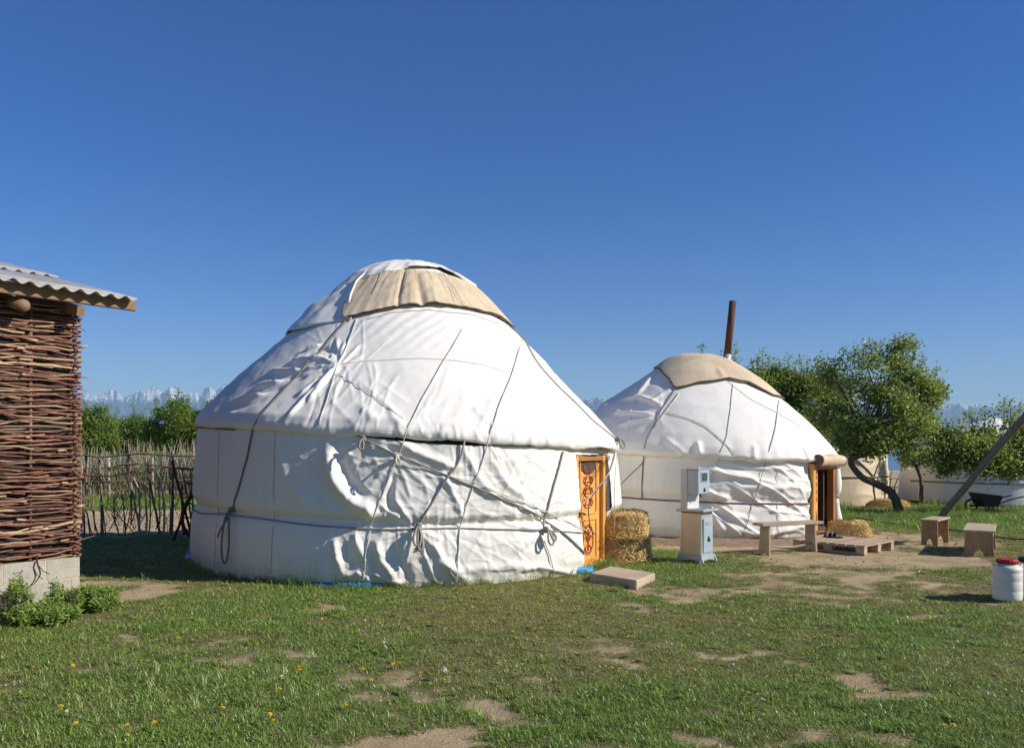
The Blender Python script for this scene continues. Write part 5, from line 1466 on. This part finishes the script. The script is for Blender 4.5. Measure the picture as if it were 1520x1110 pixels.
# plank bench in front of the second yurt
gl, gr = on_ground(1135, 821), on_ground(1204, 817)
e_, n_, z_ = axes(*(gr - gl)[:2]); AX = np.stack([e_, n_, z_])
c = (gl + gr) / 2; L = np.linalg.norm(gr - gl)
bn = thing('bench', 'plain weathered plank bench on two board legs before the smaller yurt', 'bench', c)
MB().box(c + z_ * .43, (L + .26, .24, .045), AX).build('seat', MAT['bench_wood'], bn, False, .006)
for s_ in (-1, 1):
    mb = MB()
    ax_ = np.stack([n_, e_, z_ + e_ * s_ * -.08])
    mb.prism([(-.12, -.02), (-.05, -.02), (0, .03), (.05, -.02), (.12, -.02), (.10, .41), (-.10, .41)], c + e_ * (s_ * L / 2) - e_ * .018, n_, z_ - e_ * .03 * s_, e_, .036)
    mb.build('leg', MAT['bench_wood'], bn, False, .004)
u = np.linspace(-L / 2, L / 2, 9)
MB().tube(np.stack([c + e_ * a + z_ * (.075 + .05 * (a / L * 2) ** 2) - n_ * .02 for a in u]), .017, 7).build('stretcher', MAT['bench_wood'], bn)

# pallet used as a doorstep
C0, C1, C2 = on_ground(1283, 824), on_ground(1328, 815), on_ground(1208, 811)
ea = (C1 - C0); la_ = 1.0; ea /= np.linalg.norm(ea)
eb = np.array([-ea[1], ea[0], 0.0]); lb = 1.12; z_ = np.array([0, 0, 1.0]); AX = np.stack([ea, eb, z_])
pc = C0 + ea * la_ / 2 + eb * lb / 2
pal = thing('pallet', 'wooden pallet lying as a doorstep before the open doorway', 'pallet', pc)
def pp(a, b, c_): return C0 + ea * a + eb * b + z_ * c_
nb = 8; bw_ = .115; me = MB().box((0, 0, 0), (la_, bw_, .020)).mesh('deck_board', MAT['pallet_wood'], False)
for k in range(nb):
    o = put(me, 'deck_board', pal, pp(la_ / 2 + rnd.uniform(-.008, .008), bw_ / 2 + k * (lb - bw_) / (nb - 1), .128 + rnd.uniform(-.002, .002)), None, math.atan2(ea[1], ea[0]) + rnd.uniform(-.006, .006))
me = MB().box((0, 0, 0), (.10, lb, .018)).mesh('stringer_board', MAT['pallet_wood'], False)
for a in (.05, la_ / 2, la_ - .05):
    put(me, 'stringer_board', pal, pp(a, lb / 2, .1085), None, math.atan2(ea[1], ea[0]))
    put(me, 'stringer_board', pal, pp(a, lb / 2, .012), None, math.atan2(ea[1], ea[0]))
me = MB().box((0, 0, 0), (.10, .13, .076)).mesh('block', MAT['pallet_wood'], False)
for a in (.051, la_ / 2, la_ - .051):
    for b in (.067, lb / 2, lb - .067): put(me, 'block', pal, pp(a, b, .0605), None, math.atan2(ea[1], ea[0]))

# slippers left on the pallet beside the threshold
for k, (px, lab) in enumerate(((1233, 'dark slipper with pale band at the threshold, the one nearer the bench'), (1240, 'dark slipper with pale band at the threshold, the one farther from the bench'))):
    p = at(px, 797, 12.75); p[2] = .139
    t = thing('slipper', lab, 'slipper', p, R(40), 'slippers at the threshold')
    sole = [(.045 * math.cos(q) * (1 + .12 * math.sin(q)), .125 * math.sin(q)) for q in np.linspace(0, 2 * math.pi, 16, endpoint=False)]
    MB().prism(sole, (0, 0, 0), (1, 0, 0), (0, 1, 0), (0, 0, 1), .022).build('sole', MAT['iron'], t, True, local=True)
    a = np.linspace(0, math.pi, 9); bs = np.linspace(.0, .085, 4)
    MB().grid(np.array([[(.047 * math.cos(q) * (1 - b * 2), b + .01, .022 + (.05 - .25 * b) * math.sin(q)) for q in a] for b in bs])).build('upper', MAT['iron'], t, local=True)
    MB().grid(np.array([[(.050 * math.cos(q), b, .022 + .055 * math.sin(q)) for q in a] for b in (.018, .042)])).build('band', MAT['tin_white'], t, local=True)

# two short stools
def stool(label, pa, pb, top_h, wid, ln_over, kind, apron):
    a, b = on_ground(*pa), on_ground(*pb)
    e_, n_, z_ = axes(*(b - a)[:2]); AX = np.stack([e_, n_, z_]); c = (a + b) / 2; L = np.linalg.norm(b - a)
    t = thing('stool', label, 'stool', c, 0, 'short board stools on the grass')
    MB().box(c + z_ * (top_h - .0125), (L + ln_over, wid + .02, .028), AX).build('seat', MAT['stool_top'], t, False, .004)
    for s_ in (-1, 1):
        mb = MB(); w_ = wid / 2
        out = [(-w_, -.02), (-w_ * .38, -.02), (-w_ * .25, .06), (0, .10), (w_ * .25, .06), (w_ * .38, -.02), (w_, -.02), (w_ * .92, top_h - .027), (-w_ * .92, top_h - .027)]
        mb.prism(out, c + e_ * (s_ * L / 2) - e_ * .0125, n_, z_, e_, .025)
        mb.build('leg', MAT['stool_wood'], t, False, .003)
    if apron:
        for s_ in (-1, 1): MB().box(c + n_ * s_ * (wid / 2 - .03) + z_ * (top_h - .085), (L - .03, .018, .11), AX).build('apron', MAT['stool_wood'], t, False, .003)
    return t
stool('short wooden stool with pale top beside the foot of the leaning pole', (1380, 808), (1396, 803), .405, .25, .12, 0, False)
stool('brown wooden stool with notched feet nearest the white barrels', (1453, 825), (1457, 812), .37, .38, .05, 1, True)

# white plastic barrels
def plastic():
    m = NT('white_polythene')
    zc = m.node('ShaderNodeSeparateXYZ', {'Vector': m.co.outputs['Object']}).outputs['Z']
    c = m.mix(m.noise(7, 4, .6), (0.66, 0.64, 0.55), (0.76, 0.74, 0.65))
    m.b.inputs['Subsurface Weight'].default_value = 0.25; m.b.inputs['Subsurface Radius'].default_value = (.05, .05, .045); m.b.inputs['Subsurface Scale'].default_value = .5
    m.bump(m.noise(30, 3, .5), .12, .004)
    return m.fin(c, .42, 0, .4)
MAT['plastic'] = plastic()
MAT['lid_red'] = surf('red_plastic_lid', (0.42, 0.025, 0.022), (0.52, 0.05, 0.04), 20, rough=.45, bump=.1)
MAT['lid_black'] = surf('black_plastic_lid', (0.012, 0.012, 0.016), (0.03, 0.03, 0.036), 20, rough=.45, bump=.1)
def barrel(label, px, py, h, r, lid):
    g_ = on_ground(px, py); g_[1] += r
    g_[0] = (px - 760) / F * g_[1]
    t = thing('barrel', label, 'barrel', g_, 0, 'white plastic barrels on the grass')
    H = h
    prof = [(r * .86, 0), (r * .95, .008), (r, .03), (r, H * .22), (r * .985, H * .235), (r * .985, H * .25), (r, H * .265), (r, H * .46), (r * .985, H * .475), (r * .985, H * .49), (r, H * .505),
            (r, H * .66), (r * .98, H * .675), (r * .98, H * .69), (r, H * .705), (r, H * .76), (r * .95, H * .805), (r * .82, H * .835), (r * .66, H * .85), (r * .62, H * .86), (r * .62, H * .90), (r * .5, H * .905)]
    b = MB().lathe(prof, (0, 0, 0), 40).build('body', MAT['plastic'], t, local=True)
    n = 48; rl = r * .70
    mb = MB()
    mb.lathe([(rl * .9, H * .872), (rl, H * .878), (rl, H * .965), (rl * .93, H * .985), (rl * .85, H * .978), (.01, H * .975)], (0, 0, 0), 28)
    lo = mb.build('lid', lid, t, local=True)
    for k in range(20):
        q = k * 2 * math.pi / 20
        mb2 = MB().tube([(rl * math.cos(q), rl * math.sin(q), H * .888), (rl * math.cos(q), rl * math.sin(q), H * .957)], .005, 5)
        if k == 0: gm = mb2.mesh('grip', lid)
        gq = bpy.data.objects.new('grip', gm); COL.objects.link(gq); gq.parent = lo; gq.rotation_euler = (0, 0, q)
    for s_ in (-1, 1):
        a = np.linspace(-.2, math.pi + .2, 12)
        MB().tube([(s_ * (r * .78 + .035 * math.sin(q)), .045 * math.cos(q), H * .80 + .028 * math.sin(q)) for q in a], .010, 6).build('handle', MAT['plastic'], t, local=True)
    return t
barrel('white plastic barrel with a red screw lid', 1495, 894, .432, .138, MAT['lid_red'])
barrel('white plastic barrel with a black lid, cut by the edge of the photograph', 1528, 891, .435, .138, MAT['lid_black'])

# hay bales
def straw_mat():
    m = NT('straw')
    c = m.ramp(m.attr(), [(0, (0.40, 0.23, 0.06)), (.5, (0.70, 0.46, 0.15)), (1, (0.84, 0.64, 0.30))])
    return m.fin(c, .7, 0, .25)
MAT['straw'] = straw_mat()
MAT['straw_core'] = surf('straw_core', (0.16, 0.09, 0.025), (0.42, 0.26, 0.08), 40, (1, 1, 1), .95, 1.0, .03)
def bale(label, c, size, rz, n, group='hay bales around the yurts', loose=0.0):
    t = thing('hay_bale', label, 'hay bale', c, rz, group)
    sx, sy, sz = size
    bm = 12
    P = []
    for k, zz in enumerate(np.linspace(0, sz, 7)):
        a = np.linspace(0, 2 * math.pi, 33)[:-1]
        ex = 4.5 - 2.5 * loose
        ca, sa = np.cos(a), np.sin(a)
        rr = (np.abs(ca) ** ex + np.abs(sa) ** ex) ** (-1 / ex)
        sh = (1 - (0.10 + .35 * loose) * (zz / sz) ** 3 - .06 * (k == 0)) * (1 + .05 * vnoise(a * 3, a * 0 + k * .8, 7))
        P.append(np.stack([sx / 2 * rr * ca * sh, sy / 2 * rr * sa * sh, 0 * a + zz * (1 - .03) + .012 * vnoise(a * 2, a * 0 + k, 9)], -1))
    P.append(P[-1] * np.array([.5, .5, 1]) + np.array([0, 0, .02])); P.append(P[-1] * np.array([.02, .02, 1]))
    P = np.array(P)
    MB().grid(P, wrap=True).build('core', MAT['straw_core'], t, local=True)
    i, j = nr.integers(1, len(P) - 1, n), nr.integers(0, 32, n)
    f, g2 = nr.random(n)[:, None], nr.random(n)[:, None]
    p = (P[i, j] * (1 - f) + P[i, (j + 1) % 32] * f) * (1 - g2) + (P[i - 1, j] * (1 - f) + P[i - 1, (j + 1) % 32] * f) * g2
    nrm = p / (np.array([sx, sy, sz]) / 2) ** 2 * .5; nrm[:, 2] = np.where(p[:, 2] > sz * .9, 1, 0); nrm /= np.linalg.norm(nrm, axis=1)[:, None] + 1e-9
    d = nr.normal(0, 1, (n, 3)); d[:, 2] *= .8; d -= nrm * ((d * nrm).sum(1) * .75)[:, None]; d /= np.linalg.norm(d, axis=1)[:, None]
    L = nr.uniform(.04, .13, n)[:, None]; wdt = np.cross(d, nrm) * nr.uniform(.0025, .0045, n)[:, None]
    p = p + nrm * nr.uniform(.0, .028, n)[:, None]
    v = np.stack([p - d * L * .5 - wdt, p - d * L * .5 + wdt, p + d * L * .5 + wdt + nrm * .012, p + d * L * .5 - wdt + nrm * .012], 1).reshape(-1, 3)
    m_ = int(n * .10)                                     # stalks fallen round the foot
    a = nr.uniform(0, 6.283, m_); rr = 1 + np.abs(nr.normal(0, .22, m_))
    f_ = np.stack([sx / 2 * rr * np.cos(a), sy / 2 * rr * np.sin(a), nr.uniform(.012, .05, m_)], -1)
    h_ = nr.uniform(0, 6.283, m_); dd = np.stack([np.cos(h_), np.sin(h_), nr.normal(0, .15, m_)], -1) * nr.uniform(.04, .10, m_)[:, None]
    ww = np.stack([-np.sin(h_), np.cos(h_), 0 * h_], -1) * .004
    v = np.concatenate([v, np.stack([f_ - dd - ww, f_ - dd + ww, f_ + dd + ww, f_ + dd - ww], 1).reshape(-1, 3)]); n += m_
    if loose < .3:
        for x_ in (-.17, .17):
            tw_ = np.array([(x_ * sx / .62, y_, z_) for y_, z_ in ((-.53 * sy, .03), (-.535 * sy, sz * .5), (-.50 * sy, sz * .97), (-.3 * sy, sz + .035), (.3 * sy, sz + .035), (.50 * sy, sz * .97), (.535 * sy, sz * .5), (.53 * sy, .03))])
            MB().tube(tw_, .006, 5).build('twine', MAT['cord'], t, local=True)
    q = np.arange(n) * 4
    o = MB().add(v, np.stack([q, q + 1, q + 2, q + 3], -1), np.repeat(nr.uniform(0, 1, n), 4)).build('straw', MAT['straw'], t, False, local=True); o['kind'] = 'stuff'
    return t
g_ = on_ground(932, 836); g_[1] += .25
bale('lower hay bale of the pair leaning behind the large yurt door, in its shadow', (g_[0] - .02, g_[1] + .02, -.01), (.66, .46, .34), R(8), 4200)
bale('upper golden hay bale of the pair behind the large yurt door', (g_[0] - .03, g_[1], .32), (.62, .46, .34), R(4), 5200)
g_ = on_ground(1266, 803)
bale('low hay heap at the right jamb of the smaller yurt doorway', (g_[0] + .02, g_[1] + .22, float(ground_z(0, g_[1])) - .01), (.66, .5, .30), R(-8), 4600, loose=.6)
g_ = on_ground(1338, 753)
bale('small scattered hay heap around the foot of the crooked tree', (g_[0] - .25, g_[1] + .3, g_[2] - .02), (1.25, .6, .22), R(0), 2600, loose=.9)

# leaning pole
p0, p1 = at(1388, 768, 18.6), at(1660, 452, 16.0)
p0[2] = float(ground_z(0, 18.6)) - .1
u = np.linspace(0, 1, 16)[:, None]
Pp = p0 + (p1 - p0) * u + .03 * np.stack([vnoise(u[:, 0] * 5, u[:, 0] * 0, q) for q in (1, 2, 3)], -1)
t = thing('leaning_pole', 'thick grey wooden pole leaning steeply to one side behind the stools', 'pole', (p0[0], p0[1], p0[2] + .1))
MAT['pole'] = surf('grey_pole_wood', (0.10, 0.082, 0.062), (0.27, 0.225, 0.165), 14, (3, 3, .7), .9, .8, .01)
MB().tube(Pp, np.linspace(.072, .086, 16) * (1 + .06 * vnoise(u[:, 0] * 9, u[:, 0] * 0, 6)), 10).build('shaft', MAT['pole'], t)
MB().tube([Pp[6], Pp[6] + np.array([.05, -.10, .10])], [.03, .015], 6).build('branch_stub', MAT['pole'], t)

# wheelbarrow before the distant yurt
g_ = on_ground(1462, 760)
t = thing('wheelbarrow', 'dark old wheelbarrow with long handles before the distant white yurt', 'wheelbarrow', g_, R(0))
tray = [(-.32, .52), (.34, .44), (.22, .16), (-.14, .16)]
mb = MB(); mb.prism([(a, b) for a, b in tray], (0, -.24, 0), (1, 0, 0), (0, 0, 1), (0, 1, 0), .48); mb.build('tray', MAT['iron'], t, False, .012, local=True)
MB().grid(np.array([[(-.34, -.27, .55), (.37, -.27, .465)], [(-.34, .27, .55), (.37, .27, .465)]])).build('load', MAT['earth'], t, local=True)
for s_ in (-1, 1):
    MB().tube([(-.36, s_ * .06, .17), (.1, s_ * .18, .17), (.50, s_ * .24, .34), (.86, s_ * .26, .43)], .017, 7).build('handle', MAT['iron'], t, local=True)
    MB().tube([(.2, s_ * .18, .19), (.24, s_ * .20, 0), (.14, s_ * .20, 0), (.10, s_ * .18, .18)], .014, 6).build('leg', MAT['iron'], t, local=True)
a = np.linspace(0, 2 * math.pi, 25)
wh = MB().tube(np.stack([-.36 + .155 * np.cos(a), 0 * a, .18 + .155 * np.sin(a)], -1), .026, 7, False).build('wheel', MAT['lid_black'], t, local=True)
mb = MB()
for k in range(6): mb.tube([(-.36, 0, .18), (-.36 + .15 * math.cos(k * 1.047), 0, .18 + .15 * math.sin(k * 1.047))], .008, 5)
mb.tube([(-.36, -.08, .18), (-.36, .08, .18)], .018, 8); mb.build('spokes', MAT['rust'], wh, local=True)

# rusty wheel and frame leaning behind the left side of the large yurt
cw = at(285, 763, 13.1)
t = thing('cart_wheel', 'rusty cart wheel with a bit of frame half hidden behind the large yurt', 'wheel', (cw[0], cw[1], 0))
e_, n_ = np.array([.80, .6, 0]), np.array([-.6, .80, 0])
rw = .44; c = np.array([cw[0] + .30, cw[1], rw])
a = np.linspace(0, 2 * math.pi, 41)
MB().tube(c + rw * (np.cos(a)[:, None] * e_ + np.sin(a)[:, None] * Zv) , .03, 7, False).build('rim', MAT['rust'], t)
for k in range(10):
    q = k * 2 * math.pi / 10
    MB().tube([c, c + (rw - .02) * (math.cos(q) * e_ + math.sin(q) * Zv)], .013, 6).build('spoke', MAT['rust'], t)
MB().tube([c - n_ * .10, c + n_ * .10], .06, 12).build('hub', MAT['rust'], t)
for a_, b_ in (((-.35, .25), (-.62, 1.35)), ((-.6, .1), (-.25, 1.05))):
    MB().tube([c + e_ * a_[0] - n_ * .12 + Zv * (a_[1] - rw), c + e_ * b_[0] - n_ * .10 + Zv * (b_[1] - rw)], .020, 6).build('frame_bar', MAT['rust'], t)

# thin hose across the grass
hp = [on_ground(x_, y_) for x_, y_ in ((1270, 771), (1320, 779), (1372, 784), (1410, 789), (1450, 796), (1500, 803), (1560, 806), (1640, 812))]
L = smooth_line(hp, 8); L[:, 2] += .045
t = MB().tube(L, .012, 6).build('hose', MAT['lid_black']); tag(t, 'thin black hose lying across the grass past both stools', 'hose')

# earth heaped along the foot of the second yurt
a = np.linspace(R(-80), D2_TH - .22, 120)
rows = []
for k, (r_, z_) in enumerate(((2.46, -.02), (2.50, .055), (2.62, .075), (2.75, .05), (2.95, .0), (3.05, -.05))):
    rr_ = r_ + .05 * vnoise(a * 5, a * 0 + k, 3)
    rows.append(np.stack([Y2.cx + rr_ * np.sin(a), Y2.cy - rr_ * np.cos(a), ground_z(0, Y2.cy - rr_ * np.cos(a)) + z_ * (1 + .5 * vnoise(a * 7, a * 0 + k * .4, 5)) - .05 * (np.abs(a - a.mean()) > .98 * (a[-1] - a[0]) / 2)], -1))
o = MB().grid(np.array(rows)).build('earth_bank', MAT['earth']); o['kind'] = 'structure'

# scrap of white paper beyond the stick fence
g_ = on_ground(247, 722)
P_ = np.array([[(.14 * (i - 2) / 2, .10 * (j - 2) / 2, .05 + .06 * float(vnoise(i * .9, j * .9, 8))) for j in range(5)] for i in range(5)])
o = MB().grid(P_).build('paper_scrap', MAT['tin_white']); o.location = tuple(g_)
tag(o, 'crumpled white scrap lying on the grass beyond the stick fence', 'litter')

# clods and small stones on the bare ground
MAT['stone'] = surf('dry_clod', (0.20, 0.145, 0.095), (0.42, 0.32, 0.22), 20, rough=.95, bump=.8)
mb = MB()
n_ok = 0
for k in range(9000):
    if n_ok > 900: break
    x_, y_ = rnd.uniform(-7, 9), rnd.uniform(4, 17)
    if k % 3 == 0: x_, y_ = rnd.uniform(-11, -4), rnd.uniform(14, 19)
    if bare(np.array([x_]), np.array([y_]))[0] < .6 or inside(np.array([x_]), np.array([y_]))[0]: continue
    n_ok += 1
    s_ = rnd.uniform(.006, .02) * (1.8 if y_ > 13 else 1)
    v = nr.normal(0, 1, (6, 3)); 
    v = np.array([[1, 0, 0], [0, 1, 0], [-1, 0, 0], [0, -1, 0], [0, 0, 1], [0, 0, -1]]) * nr.uniform(.6, 1.3, (6, 1)) * s_
    mb.add(v * np.array([1, 1, .65]) + np.array([x_, y_, float(ground_z(0, y_)) - .008]), np.array([[0, 1, 4], [1, 2, 4], [2, 3, 4], [3, 0, 4], [1, 0, 5], [2, 1, 5], [3, 2, 5], [0, 3, 5]]))
o = mb.build('clods', MAT['stone'], None, False); o['kind'] = 'stuff'

# ------------------------------------------------------------------ dandelions
MAT['petal'] = surf('dandelion_petals', (0.72, 0.42, 0.01), (0.86, 0.58, 0.02), 90, rough=.7, bump=.3)
MAT['fluff'] = surf('dandelion_fluff', (0.66, 0.61, 0.50), (0.78, 0.73, 0.62), 90, rough=.95, bump=.3)
MAT['stem'] = surf('dandelion_stem', (0.16, 0.22, 0.06), (0.24, 0.28, 0.10), 20, rough=.7, bump=0)
def flower(mat, fluffy):
    mb = MB()
    if fluffy:
        n = 90; d = nr.normal(0, 1, (n, 3)); d /= np.linalg.norm(d, axis=1)[:, None]
        u = np.cross(d, nr.normal(0, 1, (n, 3))); u /= np.linalg.norm(u, axis=1)[:, None]
        v = np.stack([d * .004, d * .019 + u * .004, d * .021, d * .019 - u * .004], 1) + np.array([0, 0, .075])
        mb.add(v.reshape(-1, 3), np.arange(n * 4).reshape(-1, 4))
        a = np.linspace(0, math.pi, 6)
        mb.lathe([(.0155 * math.sin(q) + .0003, .075 - .0155 * math.cos(q)) for q in a], (0, 0, 0), 10)
    else:
        for ring, (r_, z_, k) in enumerate(((.019, .0, 14), (.014, .004, 12), (.008, .007, 8))):
            for j in range(k):
                q = j * 2 * math.pi / k + ring
                e = np.array([math.cos(q), math.sin(q), 0]); s_ = np.array([-math.sin(q), math.cos(q), 0]) * .0036
                c = np.array([0, 0, .055 + z_])
                mb.add([c, c + e * r_ * .6 + s_, c + e * r_ + np.array([0, 0, .002]), c + e * r_ * .6 - s_], np.array([[0, 1, 2, 3]]))
    return mb
def dandelion(fluffy):
    t = thing('dandelion', 'white dandelion seed head standing in the short grass' if fluffy else 'yellow dandelion flower in the short grass', 'flower', (0, 0, 0), 0, 'dandelion seed heads in the grass' if fluffy else 'yellow dandelions in the grass')
    flower(None, fluffy).build('seed_head' if fluffy else 'flower_head', MAT['fluff' if fluffy else 'petal'], t, False, local=True)
    MB().tube([(0, 0, -.01), (.004, .002, .03), (0, 0, .072 if fluffy else .055)], .0022, 5).build('stem', MAT['stem'], t, local=True)
    return t
DY = [(440, 908), (452, 910), (460, 927), (466, 930), (455, 940), (400, 913), (388, 918), (360, 913), (284, 920), (264, 953), (107, 992), (50, 993), (88, 1057), (114, 1081), (190, 1084), (185, 1095), (232, 1083), (250, 975), (328, 1056), (444, 998), (447, 1002), (413, 1030), (330, 1054),
      (627, 929), (634, 927), (730, 922), (759, 941), (674, 906), (565, 926), (586, 990), (596, 988), (539, 995), (548, 1016), (656, 1013), (623, 1002), (905, 994), (918, 996), (512, 1052), (803, 936), (744, 941), (372, 906), (466, 889), (510, 882), (498, 873), (570, 880), (1402, 1084), (1415, 1082), (1112, 1030),
      (343, 928), (476, 921), (398, 1067), (408, 1073), (335, 1002), (700, 905)]
DW_ = [(659, 1006), (568, 959), (572, 963), (397, 863), (468, 865), (540, 923), (100, 1060), (420, 1010), (1090, 990)]
dproto = {}
for fl, lst in ((False, DY), (True, DW_)):
    for k, (px, py) in enumerate(lst):
        g_ = on_ground(px, py + 3) 
        g_[2] += rnd.uniform(-.022, .0)
        if k == 0:
            dproto[fl] = dandelion(fl); dproto[fl].location = tuple(g_)
        else:
            o = dup(dproto[fl], g_, rnd.uniform(0, 6), scale=rnd.uniform(.75, 1.15) * (.7 if fl else 1))
            o.rotation_euler = (rnd.uniform(-.3, .3), rnd.uniform(-.3, .3), rnd.uniform(0, 6))
